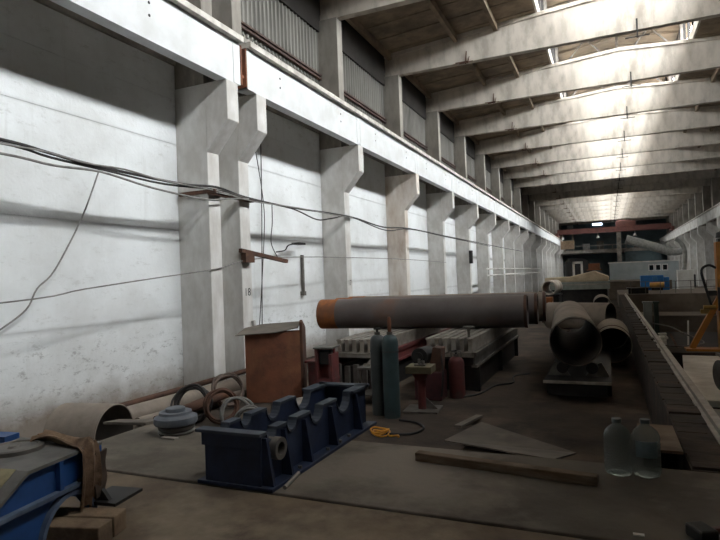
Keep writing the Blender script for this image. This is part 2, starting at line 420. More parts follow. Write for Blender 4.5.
# lantern: kerbs, glazing, roof, frames; the gap is at the far expansion joint, the near end cut to limit light
LAN = [(-1.2, CY[9]), (CY[11], YLAN)]
wn = 30; mids = []
for li, (l0, l1) in enumerate(LAN):
    b = MB()
    for x in (OX0, OX1): b.box(x - 0.08, x + 0.08, l0, l1, roof_z(x), 13.0)
    b.build('trim_7%d' % li, ROOFB)['kind'] = 'structure'
    b = MB(); b.prism([(OX0 - 0.5, 14.75), (XC, 15.15), (OX1 + 0.5, 14.75), (OX1 + 0.5, 15.0), (XC, 15.4), (OX0 - 0.5, 15.0)], 'y', l0, l1)
    for y in (l0, l1 - 0.1): b.box(OX0, OX1, y, y + 0.1, 12.6, 15)
    y = l0 + 0.5
    while y < l1 - 0.3:
        b.prism([(OX0, 14.68), (XC, 15.06), (OX1, 14.68), (OX1, 14.8), (XC, 15.18), (OX0, 14.8)], 'y', y, y + 0.08); y += 1.5
    struct(b.build('ceiling_lantern_%d' % (li + 1), LANTC))
    nb = max(1, round((l1 - l0) / 6.03)); st = (l1 - l0) / nb
    for q in range(nb):
        y0, y1 = l0 + q * st, l0 + (q + 1) * st
        if y0 > 10: mids.append((y0 + y1) / 2)
        for x in (OX0, OX1):
            w = struct(MB().box(x - 0.02, x + 0.02, y0 + 0.05, y1 - 0.05, 13.05, 14.6).build('window_%d' % wn, GLAZ)); wn += 1
            f = MB().box(x - 0.05, x + 0.05, y0, y1, 13.0, 13.07).box(x - 0.05, x + 0.05, y0, y1, 14.58, 14.75)
            n = 4
            for i in range(n + 1):
                yy = y0 + (y1 - y0) * i / n; f.box(x - 0.06, x + 0.06, yy - 0.045, yy + 0.045, 13.0, 14.7)
            f.build('window_frame', STEELD, w)
for i, (y0, y1) in enumerate(((YN, LAN[0][0]), (LAN[0][1], LAN[1][0]), (LAN[1][1], YF))):  # first closed bay is out of view, shaped to hold back skylight
    b = MB(); b.prism([(OX0 - .1, roof_z(OX0 - .1)), (XC, roof_z(XC)), (OX1 + .1, roof_z(OX1 + .1)), (OX1 + .1, roof_z(OX1) + .25), (XC, roof_z(XC) + .25), (OX0 - .1, roof_z(OX0) + .25)], 'y', y0, y1)
    for x in (-0.9, 0.6, 2.1, 3.6): b.box(x - 0.07, x + 0.07, y0, y1, roof_z(x) - 0.24, roof_z(x) + 0.05)
    struct(b.build('ceiling_bay_%d' % (i + 1), SLAB))
for k, y in enumerate(mids):
    b = MB(); s_ = 0.12
    for x in (OX0 + 0.12, OX1 - 0.12, XC): b.box(x - s_ / 2, x + s_ / 2, y - s_ / 2, y + s_ / 2, 12.6 if x == XC else 12.4, 14.9)
    b.box(OX0, OX1, y - 0.06, y + 0.06, 14.55, 14.67)
    for sgn in (-1, 1):
        b.bar((XC + sgn * 0.1, y, 13.0), (XC + sgn * 1.5, y, 14.6), 0.07); b.bar((XC + sgn * 1.5, y, 14.6), (XC + sgn * 2.9, y, 13.0), 0.07)
    struct(b.build('trim_%d' % (8 + k), STEELG))

# ------------------------------------------------------------------ columns, crane beams, roof beams
def column_parts(root, s, m):
    """s=+1: projects towards +x from the wall at local x=0"""
    MB().box(0 if s > 0 else -0.85, 0.85 if s > 0 else 0, -0.2, 0.2, -0.1, 6.77).build('shaft', m, root, bevel=0.015)
    p = [(s * 0.852, 5.27), (s * 1.42, 5.92), (s * 1.42, 6.77), (s * 0.852, 6.77)]
    MB().prism(p, 'y', -0.203, 0.203).build('corbel', m, root, bevel=0.012)
    MB().box(0 if s > 0 else -0.80, 0.80 if s > 0 else 0, -0.19, 0.19, 6.77, 11.1).build('upper_shaft', UPSH, root, bevel=0.012)
def numeral(txt, root, x, z, h):
    cu = bpy.data.curves.new('numeral', 'FONT'); cu.body = txt; cu.size = h; cu.align_x = 'CENTER'; cu.extrude = 0.001
    t = bpy.data.objects.new('numeral_text', cu)
    me = bpy.data.meshes.new_from_object(t); bpy.data.objects.remove(t)
    o = bpy.data.objects.new('stencilled_number', me); COL.objects.link(o); me.materials.append(INK)
    o.parent = root; o.location = (x, 0, z); o.rotation_euler = (PI / 2, 0, PI / 2); o['label'] = 'black stencilled number ' + txt
cnames = ['the nearest of the left row, half of the close pair', 'second of the close pair, with the number 18',
          'third along the left row, with the number 17', 'fourth along the left row, rust stained beige']
for i, y in enumerate(CY):
    lab = 'whitewashed concrete wall column with corbel, ' + (cnames[i] if i < 4 else ORD[i] + ' along the left row')
    r = thing('concrete_column', lab, 'column', (XL, y, 0), 0, 'columns along the left wall')
    column_parts(r, 1, PAINT_RUST if i == 3 else PAINT)
    if i == 1: numeral('18', r, 0.853, 2.1, 0.26)
    if i == 2: numeral('17', r, 0.853, 2.2, 0.26)
for i, y in enumerate(RY):
    r = thing('concrete_column', 'grey white concrete column with corbel on the right wall, ' + ORD[i] + ' from the near end', 'column', (XR, y, 0), 0, 'columns along the right wall')
    column_parts(r, -1, PAINT)
def crane_beam(y0, y1, x, s, lab, grp, m=None, hole=False):
    m = m or BEAMW
    r = thing('crane_beam', lab, 'beam', (x, (y0 + y1) / 2, 6.77), 0, grp); h = (y1 - y0) / 2 - 0.012
    b = MB().prism([(0, 0), (-s * 0.26, 0), (-s * 0.34, 0.12), (-s * 0.34, 0.94), (0, 0.94)], 'y', -h, h)
    for e in (-1, 1): b.box(min(s * 0.012, -s * 0.3), max(s * 0.012, -s * 0.3), e * h - 0.24 * (e > 0), e * h + 0.24 * (e < 0), 0.002, 0.9)
    b.build('web', m, r)
    if hole:
        b = MB()
        for q in (-0.55, 0.55):
            for z in (0.45, 0.68): b.cyl((s * 0.006, q * h, z), (s * 0.0005, q * h, z), 0.028, 10)
        b.build('lifting_hole', INK, r)
    MB().box(min(s * 0.13, -s * 0.7), max(s * 0.13, -s * 0.7), -h, h, 0.94, 1.06).build('flange', FLANGE, r)
seg = [(-1.6, 10.38), (10.62, CY[2])] + list(zip(CY[2:], CY[3:])) + [(CY[-1], YF)]
for i, (a, c) in enumerate(seg):
    crane_beam(a, c, -7.29, 1, 'white concrete crane beam on the left corbels, ' + ('nearest length, before the rusty joint' if i == 0 else ('length just past the rusty joint' if i == 1 else ORD[i] + ' length from the near end')), 'crane beams on the left corbels', hole=i < 5)
b = MB().box(-7.6, -7.27, 10.385, 10.43, 6.8, 7.68).box(-7.6, -7.27, 10.57, 10.615, 6.8, 7.68).box(-7.6, -7.32, 10.43, 10.57, 7.0, 7.06)
tag(b.build('joint_plate', RUST), 'rusty steel plates in the gap between the two nearest crane beams', 'steel plates')
rs = list(zip(RY, RY[1:])) + [(RY[-1], YF)]
for i, (a, c) in enumerate(rs):
    crane_beam(a, c, XR - 1.41, -1, 'shade-toned concrete crane beam on the right corbels, ' + ORD[i] + ' length from the near end', 'crane beams on the right corbels', m=PAINT)  # greyer paint carries the shade on this side
for x, side in ((-7.56, 'left'), (XR - 1.14, 'right')):
    b = MB(); y0 = -1.6 if x < 0 else RY[0]
    b.box(x - 0.07, x + 0.07, y0, YF, 7.83, 7.86).box(x - 0.02, x + 0.02, y0, YF, 7.86, 7.95).box(x - 0.045, x + 0.045, y0, YF, 7.95, 8.0)
    tag(b.build('crane_rail', STEELG), 'steel crane rail running along the top of the ' + ('near white crane beams' if x < 0 else 'far shade-toned crane beams on the right'), 'rail')
rb = [c for c in CY[1:]]
for i, y in enumerate(rb):
    r = thing('roof_beam', 'sloping concrete roof beam spanning the hall, ' + ORD[i] + ' from the near end', 'beam', (0, y, 11.1), 0, 'roof beams across the hall')
    x0, x1 = XL + 0.05, XR - 0.05
    def prof(zb, top, dx=0):
        return [(x0, zb), (x1, zb), (x1, roof_z(x1) - 11.1 - top), (XC, roof_z(XC) - 11.1 - top), (x0, roof_z(x0) - 11.1 - top)]
    b = MB(); b.prism(prof(0.2, 0.12), 'y', -0.09, 0.09)
    b.prism([(x0, 0), (x1, 0), (x1, 0.2), (x0, 0.2)], 'y', -0.14, 0.14)
    b.build('web', ROOFB, r)
    t = roof_z(XC) - 11.1; e0 = roof_z(x0) - 11.1; e1 = roof_z(x1) - 11.1
    MB().prism([(x0, e0 - 0.15), (XC, t - 0.15), (x1, e1 - 0.15), (x1, e1 - 0.005), (XC, t - 0.005), (x0, e0 - 0.005)], 'y', -0.17, 0.17).build('top_flange', ROOFB, r)
    if i > 1:
        xx = -5.0; MB().bar((xx, -0.165, -0.08), (xx + 0.05, -0.165, 0.42), 0.04).bar((xx - 0.42, -0.165, 0.02), (xx + 0.3, -0.165, -0.02), 0.03).box(xx - 0.25, xx + 0.12, -0.2, -0.15, -0.06, 0.02).bar((xx + 0.1, -0.165, 0.0), (xx + 0.16, -0.165, 0.2), 0.025).build('lamp_bracket', RUSTD, r)
        xx = 1.3; MB().box(xx - 0.03, xx + 0.03, -0.16, -0.13, -0.3, 0.4).box(xx - 0.4, xx + 0.4, -0.16, -0.14, -0.28, -0.24).build('lamp_bracket', STEELD, r)

# ------------------------------------------------------------------ cables on the left wall
def cable(name, label, pts, r, m, cat='cable', seg=7):
    return tag(MB().path(pts, r, seg).build(name, m, smooth=True), label, cat)
X_ = -7.79
cable('cable', 'thick dark cable strung along the left columns, topmost of the bundle',
      [(X_, -1.5, 4.66), (X_, 1.5, 4.54), (X_, 5.06, 4.56), (X_, 6.0, 4.51), (X_, 6.8, 4.46), (X_, 8.9, 4.44), (X_ + 0.02, 10.04, 4.52), (X_, 11.14, 4.43), (X_, 13.2, 4.40), (X_, 17.0, 4.48), (X_, 20, 4.34), (X_, 23.1, 4.49), (X_, 29.1, 4.49), (X_, 35, 4.5), (X_, 46, 4.5), (X_, 58, 4.55)], 0.026, CABLE)
cable('cable', 'dark cable sagging just under the topmost one on the left columns',
      [(X_ + .05, -1.5, 4.60), (X_ + .05, 1.5, 4.48), (X_ + .05, 5.06, 4.50), (X_ + .05, 6.0, 4.43), (X_ + .05, 7.0, 4.40), (X_ + .05, 8.4, 4.36), (X_ + .07, 10.04, 4.45), (X_ + .05, 11.14, 4.39), (X_ + .05, 13.2, 4.36), (X_ + .05, 14.6, 4.18), (X_ + .05, 15.6, 4.3), (X_ + .05, 17, 4.46), (X_ + .05, 20.2, 4.22), (X_ + .05, 23.1, 4.46), (X_ + .05, 29.1, 4.44), (X_ + .05, 41, 4.4)], 0.02, CABLE)
cable('cable', 'light grey cable hanging lowest of the bundle across the nearest wall panel',
      [(X_ + .08, -1.5, 4.44), (X_ + .08, 1.5, 4.32), (X_ + .08, 5.06, 4.34), (X_ + .08, 6.0, 4.31), (X_ + .08, 6.9, 4.35), (X_ + .08, 7.9, 4.25), (X_ + .08, 8.9, 4.2), (X_ + .08, 9.7, 4.2), (X_ + .1, 10.4, 4.3), (X_ + .08, 11.14, 4.38)], 0.02, CABLEL)
cable('wire', 'dark wire dangling from the cable bundle down the nearest wall panel',
      [(-8.45, 7.53, 4.56), (-8.5, 7.17, 3.66), (-8.5, 6.61, 2.74), (-8.52, 6.29, 2.43), (-8.55, 6.11, 2.1), (-8.6, 5.65, 1.78), (-8.66, 5.1, 1.45), (-8.68, 4.6, 1.0)], 0.014, CABLEL, 'wire')
cable('wire', 'thin grey wire stretched low along the left wall from near to far',
      [(-7.8, -1.5, 2.0), (-7.8, 5.06, 2.24), (-7.8, 6.6, 2.40), (-7.8, 8.2, 2.56), (-7.82, 10.06, 2.74), (-7.8, 11.2, 2.95), (-7.8, 13.4, 3.06), (-7.81, 17, 3.12), (-7.8, 23, 3.15), (-7.8, 29, 3.1)], 0.012, CABLEL, 'wire')
cable('wire', 'longer thin vertical wire hanging beside the column numbered 18',
      [(-8.66, 13.2, 6.6), (-8.6, 13.05, 4.64), (-8.55, 12.9, 3.2), (-8.55, 12.79, 1.27)], 0.014, CABLE, 'wire')
cable('wire', 'slanting thin wire hanging beside the column numbered 18',
      [(-8.66, 12.9, 6.1), (-8.55, 13.05, 4.62), (-8.5, 12.95, 3.6), (-8.5, 12.6, 1.28)], 0.012, CABLE, 'wire')
cable('wire', 'short looped wire dropping from the bundle to the rusty channel',
      [(-7.8, 12.3, 4.4), (-7.78, 12.25, 3.9), (-7.8, 12.2, 3.4), (-7.75, 12.4, 3.03)], 0.012, CABLE, 'wire')
cable('cable', 'grey cable twisted around the dark bundle across the nearest wall panel',
      [(X_ + .1, -1.5, 4.57), (X_ + .1, 1.5, 4.45), (X_ + .1, 5.06, 4.47), (X_ + .1, 5.8, 4.49), (X_ + .1, 6.6, 4.44), (X_ + .1, 7.4, 4.47), (X_ + .1, 8.4, 4.41), (X_ + .12, 10.04, 4.41), (X_ + .1, 11.2, 4.34), (X_ + .1, 13.4, 4.40), (X_ + .1, 15.4, 4.40), (X_ + .1, 17, 4.42)], 0.016, CABLEL)
# brackets on the first pair of columns
b = MB().box(-8.6, -7.62, 9.78, 9.835, 4.36, 4.44).box(-7.83, -7.72, 9.8, 11.4, 4.33, 4.38)
tag(b.build('cable_bracket', RUSTD), 'rusty angle iron bracket carrying cables on the nearest column pair', 'bracket')
b = MB(); b.bar((-7.78, 10.85, 3.16), (-7.70, 12.75, 2.93), 0.10, 0.09)
b.box(-7.84, -7.7, 10.95, 11.3, 2.88, 3.1)
tag(b.build('steel_channel', RUSTD), 'rusty steel channel jutting from the column numbered 18', 'channel')
b = MB(); b.path([(-8.6, 13.7, 3.25), (-8.5, 14.0, 3.3), (-8.42, 14.1, 3.45), (-8.3, 14.5, 3.5)], 0.02).box(-8.45, -8.2, 14.3, 14.7, 3.47, 3.53)
tag(b.build('wall_lamp', STEELD), 'small dark lamp arm on the wall right of the column numbered 18', 'lamp')
b = MB(); b.box(-8.68, -8.6, 15.2, 15.28, 2.05, 3.2); b.box(-8.7, -8.58, 15.16, 15.32, 1.95, 2.08)
tag(b.build('conduit', STEELG), 'short vertical conduit on the wall above the rusty tank', 'conduit')
for i, (y, z) in enumerate(((41, 3.0), (47, 3.0))): pass
b = MB().box(-7.84, -7.66, 34.6, 34.9, 3.1, 3.9); tag(b.build('switch_box', STEELD), 'dark switch box high on a left column in the middle distance', 'box')
b = MB().path([(-7.5, 38, 2.3), (-7.5, 50, 2.35), (-7.5, 70, 2.4)], 0.06); b.path([(-7.5, 38, 2.75), (-7.5, 50, 2.8), (-7.5, 70, 2.85)], 0.05)
for k in range(6): b.box(-7.85, -7.45, 38.2 + k * 6, 38.3 + k * 6, 2.2, 2.9)
tag(b.build('wall_pipe', PAINT), 'pair of white pipes on brackets along the left columns, far back', 'pipes')

# ------------------------------------------------------------------ far end of the hall
struct(MB().box(0.0, 4.4, 49, 57, 0, 1.45).build('floor_mound', PITW))
r = thing('bridge_crane', 'red brown bridge crane spanning the far end of the hall', 'crane', (0.85, 100, 8.0))
MB().box(-8.4, 8.3, -0.9, -0.4, 0.5, 1.25).box(-8.4, 8.3, -0.95, -0.35, 0.44, 0.52).box(-8.4, 8.3, -0.95, -0.35, 1.25, 1.3).build('girder', REDB, r)
MB().box(-8.4, 8.3, 0.7, 1.2, 0.5, 1.25).build('girder', REDB, r)
for s in (-1, 1): MB().box(s * 8.4 - 0.2, s * 8.4 + 0.2, -2, 2.2, 0.2, 0.7).cyl((s * 8.4 - 0.06, -1.4, 0.16), (s * 8.4 + 0.06, -1.4, 0.16), 0.155).build('end_carriage', REDB, r)
MB().box(0.5, 3.4, -0.6, 1.0, 1.3, 2.1).cyl((0.7, 0.2, 2.0), (2.7, 0.2, 2.0), 0.35).build('trolley', REDB, r)
MB().box(-7.9, -5.8, -1.6, -0.95, -2.0, -0.6).box(-7.8, -7.7, -1.3, -1.2, -0.6, 0.5).box(-6.0, -5.9, -1.3, -1.2, -0.6, 0.5).build('cab', WOODB, r)
for x in (-7.6, -2.2, 3.2):
    MB().cyl((x, -0.65, -0.05), (x, -0.65, 0.46), 0.03).lathe([(0.0, 0.4), (0.12, 0.36), (0.28, 0.0), (0.0, 0.05)], (x, -0.65, -0.36)).build('lamp_shade', CABW, r, True)
b = MB().box(XL, XR, 112, YF, 5.6, 6.2).box(XL, XR, 112, 112.2, 6.9, 7.0)
for k in range(9): b.box(-8 + k * 2.2, -7.9 + k * 2.2, 112, 112.1, 6.2, 7.0)
struct(b.build('trim_40', UPW))
struct(MB().box(XL + 0.6, 1.0, YF - 0.5, YF - 0.1, 0, 5.6).box(2.9, 8.6, 112.4, 112.8, 0, 5.6).box(-4, 9, YF - 0.4, YF - 0.1, 6.2, 8.5).build('wall_dark', TEALW))
tag(MB().box(1.55, 2.25, 110, 110.6, 0, 9.6).build('concrete_post', UPW), 'grey concrete post at the far end, standing left of the pale duct', 'post')
for i, (x, h, l) in enumerate(((-3.6, 1.2, 'nearest the left wall'), (-1.2, 1.6, 'in the middle'), (5.0, 1.1, 'behind the pale duct'))):
    tag(MB().box(x - 0.6, x + 0.6, 113, 114, 6.2, 6.2 + h).box(x - 0.4, x + 0.3, 112.9, 113, 6.4, 6.1 + h * 0.8).build('gallery_box', (GALV, SHEETG, RUSTD)[i]), 'box stored on the far gallery, ' + l, 'box')
d_ = Vector((8.6 - 2.6, 0, 4.7 - 6.9))
b = MB().lathe([(0, 0), (0.66, 0), (0.66, 2.2), (0.69, 2.2), (0.69, 2.35), (0.66, 2.35), (0.66, d_.length), (0, d_.length)], (2.6, 94, 6.9), d_).path([(8.2, 94, 4.8), (9.0, 94, 4.6), (10.55, 94, 4.9)], 0.5, 12)
tag(b.build('ventilation_duct', GALV, smooth=True), 'fat pale ventilation duct slanting down at the far end', 'duct')
tag(MB().box(-7.2, -6.1, 99.2, 99.3, 8.1, 11.6).build('light_panel', CABW), 'small white panel standing above the far crane girder', 'panel') if False else None
tag(MB().box(-7.2, -6.1, YF - 0.4, YF - 0.02, 10.3, 11.5).build('light_panel', CABW), 'small white panel high on the far wall', 'panel')
w = struct(MB().box(-2.5, -0.8, YF - 0.08, YF - 0.02, 11.2, 11.9).build('window_90', mat('far_window_daylight', 'cfe0ff', emit=6)))
b = MB().lathe([(0, 0.1), (0.9, 0.1), (0.95, 0), (1.3, 0.05), (1.35, 0.8), (0, 0.8), (0, 0.1)], (-2.75, 60, 2.35), (0, -1, 0), 36).box(-3.9, -1.6, 59.3, 60, 0, 1.2)
tag(b.build('black_ring', BLACK, smooth=True), 'large black ring standing before the dark far wall', 'ring')
# cabin
r = thing('site_cabin', 'pale blue grey site cabin with three windows at the far end', 'cabin', (0, 58, 0))
MB().box(0.1, 5.8, 0, 2.5, 0.3, 2.98).build('cabin_body', CABIN, r)
MB().box(0.3, 0.6, 0, 2.5, 0, 0.3).build('skid', STEELD, r); MB().box(5.3, 5.6, 0, 2.5, 0, 0.3).build('skid', STEELD, r)
MB().box(0.0, 5.9, -0.1, 2.6, 2.98, 3.08).build('roof', CABW, r)
for k in range(3):
    x = 3.6 + k * 0.55
    f = MB().box(x - 0.24, x + 0.24, -0.04, 0.0, 2.15, 2.75).build('window', PVCW, r)
    MB().box(x - 0.17, x + 0.17, -0.05, -0.03, 2.22, 2.68).build('pane', DGLASS, f)
# raised ground behind the pit
r = thing('blue_machine', 'blue machine with a yellow drum standing behind the pit', 'machine', (3.0, 44.5, PLAT))
MB().box(-0.95, 0.5, 0, 0.8, 0.25, 1.05).box(-0.5, 0.85, 0.1, 0.8, 0.0, 0.9).build('housing', mat('mid_blue_paint', '2a74b8', '2362a0', 2, .5), r, bevel=0.04)
MB().box(-0.2, 0.1, -0.06, 0.3, 0.6, 0.95).build('motor', mat('light_blue_paint', '3a78aa', rough=.5), r, bevel=0.03)
MB().cyl((-0.4, -0.2, 0.38), (0.5, -0.2, 0.38), 0.18, 20).build('drum', mat('dull_yellow_paint', 'b38a45', '8f6d38', 3, .6), r, True)
MB().box(-0.3, 0.4, -0.3, 0, 0.0, 0.2).build('base', STEELD, r)
r = thing('electrical_cabinet', 'tall cream cabinet with a grey duct rising from its top', 'cabinet', (5.0, 46.0, PLAT))
MB().box(-0.5, 0.5, 0, 0.7, 0, 1.35).build('cabinet_body', CABW, r, bevel=0.02)
MB().box(0.5, 0.62, 0.1, 0.6, 0.1, 1.0).build('side_box', OLIVE, r)
MB().path([(-0.05, 0.35, 1.3), (0.02, 0.35, 1.9), (0.05, 0.35, 2.5), (-0.02, 0.35, 3.0), (-0.25, 0.35, 3.4), (-0.5, 0.35, 3.6)], 0.15, 12).build('duct', GALV, r, True)
b = MB()
for k in range(8): b.box(1.2 + k * 0.8, 1.24 + k * 0.8, 38.4, 38.44, PLAT, PLAT + 0.75)
b.box(1.2, 6.84, 38.4, 38.43, PLAT + 0.72, PLAT + 0.75).box(1.2, 6.84, 38.4, 38.43, PLAT + 0.35, PLAT + 0.38)
tag(b.build('guard_rail', STEELG), 'thin steel guard rail along the far edge of the pit', 'railing')
tag(MB().box(1.1, 2.2, 39, 40.2, PLAT, PLAT + 0.3).box(1.0, 2.4, 38.9, 40.3, PLAT + 0.3, PLAT + 0.36).build('steel_table', STEELD), 'low dark steel table on the far pit edge before the blue machine', 'table')
# loaded wagon in the middle of the hall
r = thing('flat_wagon', 'flat grey wagon loaded with a beige tarpaulin heap', 'wagon', (-1.7, 34, 0))
MB().box(-1.75, 1.75, 0, 3.6, 1.62, 1.78).box(-1.75, 1.75, -0.05, 0.1, 1.35, 1.62).build('deck', GREYGREEN, r); MB().box(-1.76, 1.76, -0.08, 0.0, 1.60, 1.66).build('deck_edge', STEELL, r)
MB().box(-1.6, 1.6, 0.2, 3.4, 0.35, 1.62).build('underframe', STEELD, r)
for s in (-1, 1):
    for yy in (0.5, 3.0): MB().cyl((s * 1.35, yy, 0.36), (s * 1.55, yy, 0.36), 0.36, 24).build('wheel', BLACK, r, True)
MB().prism([(-1.7, 1.78), (1.7, 1.78), (1.72, 2.02), (0.95, 2.38), (-0.4, 2.07), (-1.7, 2.05)], 'y', 0.15, 3.4).build('tarpaulin', BEIGE, r, bevel=0.06)
r = thing('black_cylinder', 'black gas bottle standing on the wagon load', 'cylinder', (-2.1, 34.5, 2.09))
MB().lathe([(0, 0), (0.2, 0), (0.2, 0.75), (0.12, 0.9), (0, 0.92)]).build('body', BLACK, r, True); MB().cyl((0, 0, 0.9), (0, 0, 1.05), 0.05).build('valve', STEELD, r)
b = MB()
for sx in (-1, 1):
    for sy in (-1, 1): b.box(sx * 0.22 - 0.05, sx * 0.22 + 0.05, sy * 0.2 - 0.05, sy * 0.2 + 0.05, 0, 0.8)
b.box(-0.27, 0.27, -0.25, 0.25, 0.7, 0.82)
tag(b.build('white_stand', CABW, loc=(-1.62, 34.9, 2.12)), 'small white stand on the wagon load beside the black gas bottle', 'stand')
tag(MB().box(-0.4, 0.4, -0.3, 0.3, 0, 0.05).box(-0.3, 0.3, -0.2, 0.2, 0.05, 0.4).build('rusty_box', RUST, loc=(-0.75, 35.3, 2.40)), 'rusty box on the crest of the beige tarpaulin', 'box')
tag(MB().pipe((-2.72, 29.2, 1.62), (-2.6, 31.5, 1.62), 0.36, 0.05).build('pipe_piece', PAINT_RUST, smooth=True), 'short pale pipe piece with open end facing the viewer, on a trestle', 'pipe')
tag(MB().box(-3.0, -2.3, 29.4, 31.2, 0, 1.2).box(-3.05, -2.25, 29.3, 31.3, 1.2, 1.28).build('trestle', STEELD), 'dark trestle holding the short pale pipe piece', 'trestle')

# ------------------------------------------------------------------ pipes in the middle
def steel_pipe(name, lab, p, q, r, t, m, grp=None):
    o = thing(name, lab, 'pipe', p, 0, grp); d = Vector(q) - Vector(p)
    MB().lathe([(r, 0), (r, d.length), (r - t, d.length), (r - t, 0.01)], (0, 0, 0), d, 56).build('pipe_wall', m, o, True)
    MB().lathe([(r - t - 0.001, 0.012), (r - t - 0.001, d.length - 0.012), (r - t - 0.004, d.length - 0.012), (r - t - 0.004, 0.012), (r - t - 0.001, 0.012)], (0, 0, 0), d, 56).build('lining', PIPEI, o, True)
    return o, d
o, d = steel_pipe('steel_pipe', 'wide grey brown steel pipe on a roller trolley, open end facing the viewer', (-0.61, 11.2, 1.09), (-1.08, 17.4, 1.09), 0.455, 0.016, PIPEG)
MB().lathe([(0.456, 0), (0.462, 0), (0.462, 0.05), (0.456, 0.05)], (0, 0, 0), d, 56).build('rim', STEELG, o, True)
o, d = steel_pipe('steel_pipe', 'wide steel pipe with a weld band, resting low against the pit wall', (0.03, 15.0, 0.57), (0.02, 17.2, 0.62), 0.425, 0.016, PIPEG)
MB().lathe([(0.426, 0.42), (0.434, 0.42), (0.434, 0.5), (0.426, 0.5)], (0, 0, 0), d, 56).build('weld_band', RUSTD, o, True)
MB().lathe([(0, d.length - 0.06), (0.395, d.length - 0.06), (0.395, d.length - 0.04), (0, d.length - 0.04)], (0, 0, 0), d, 40).build('light_stop', RUSTD, o)  # disc added in the back end so the inside stays dark
o, d = steel_pipe('steel_pipe', 'plain grey steel pipe lying crosswise behind the two wide open pipes', (0.02, 19.3, 0.93), (-1.9, 20.1, 0.93), 0.44, 0.016, PIPEG)
o, d = steel_pipe('steel_pipe', 'farthest short steel pipe of the heap in the middle of the hall', (-0.3, 26.0, 0.92), (-0.35, 28.5, 0.92), 0.36, 0.016, PIPEG)
def skid(x0, x1, y0, y1, h, lab): tag(MB().box(x0, x1, y0, y1, 0, h).build('timber_skid', WOOD), lab, 'timber', 'timbers under the pipe heap')
skid(-0.40, 0.33, 15.3, 15.5, 0.148, 'timber under the open end of the pipe with the weld band')
skid(-0.42, 0.30, 16.7, 16.9, 0.19, 'timber under the back end of the pipe with the weld band')
skid(-0.55, -0.3, 18.9, 20.0, 0.49, 'timber block under the aisle end of the crosswise pipe')
skid(-1.5, -1.25, 19.2, 20.4, 0.49, 'timber block under the wall side end of the crosswise pipe')
skid(-0.7, 0.1, 26.4, 26.7, 0.56, 'timber block under the near end of the farthest pipe of the heap')
skid(-0.7, 0.1, 27.9, 28.2, 0.56, 'timber block under the back end of the farthest pipe of the heap')
r = thing('roller_trolley', 'dark low roller trolley carrying the wide open pipe', 'trolley', (-0.61, 11.2, 0))
MB().box(-0.58, 0.58, -0.25, 4.2, 0.36, 0.39).build('deck', STEELD, r); MB().box(-0.58, 0.58, -0.27, -0.25, 0.35, 0.40).build('deck_edge', STEELL, r)
MB().box(-0.5, 0.5, -0.18, 4.1, 0.12, 0.36).build('frame', STEELD, r)
for yy in (0.1,):
    for s in (-1, 1):
        MB().cyl((s * 0.26, yy, 0.585), (s * 0.26, yy + 0.22, 0.585), 0.105, 20).build('roller', STEELD, r, True)
        MB().prism([(s * 0.14, 0.40), (s * 0.55, 0.40), (s * 0.42, 0.66), (s * 0.3, 0.62)], 'y', yy + 0.23, yy + 0.30).build('cheek', STEELG, r)
for yy in (0.5, 2.9):
    for s in (-1, 1): MB().cyl((s * 0.5, yy, 0.17), (s * 0.58, yy, 0.17), 0.17, 20).build('wheel', STEELD, r, True)
# long pipes on the racks, lying across the hall
def long_pipe(y, z, xr, lab, m):
    o = thing('long_steel_pipe', lab, 'pipe', (-7.1, y - 0.2, z), 0, 'long pipes across the racks'); d = Vector((xr + 7.1, 0.35, 0.0))
    MB().lathe([(0.39, 0), (0.39, d.length), (0.375, d.length), (0.375, 0.01), (0.39, 0)], (0, 0, 0), d, 56).build('pipe_wall', m, o, True)
    MB().lathe([(0.391, 0.01), (0.393, 0.02), (0.393, 0.5), (0.391, 0.51)], (0, 0, 0), d, 56).build('rusty_end', ORANGE, o, True)
    MB().lathe([(0.391, d.length - 0.07), (0.393, d.length - 0.06), (0.393, d.length - 0.01), (0.391, d.length)], (0, 0, 0), d, 56).build('rusty_rim', RUSTD, o, True)
long_pipe(13.7, 1.49, -1.79, 'long steel pipe with an orange rusted end lying across the racks, frontmost of the row', PIPEM)
long_pipe(14.62, 1.49, -1.66, 'long steel pipe lying across the racks, just behind the frontmost one', PIPEM)
long_pipe(15.5, 1.49, -1.55, 'long steel pipe lying across the racks, rearmost of the row', PIPEG)
r = thing('rusty_crate', 'orange rusted steel box standing past the ends of the long pipes', 'box', (-2.78, 28, 0))
MB().box(-0.3, 0.3, 0, 0.6, 0.62, 1.2).build('upper_box', ORANGE, r); MB().box(-0.2, 0.42, 0.02, 0.7, 0, 0.62).build('base', RUSTD, r)

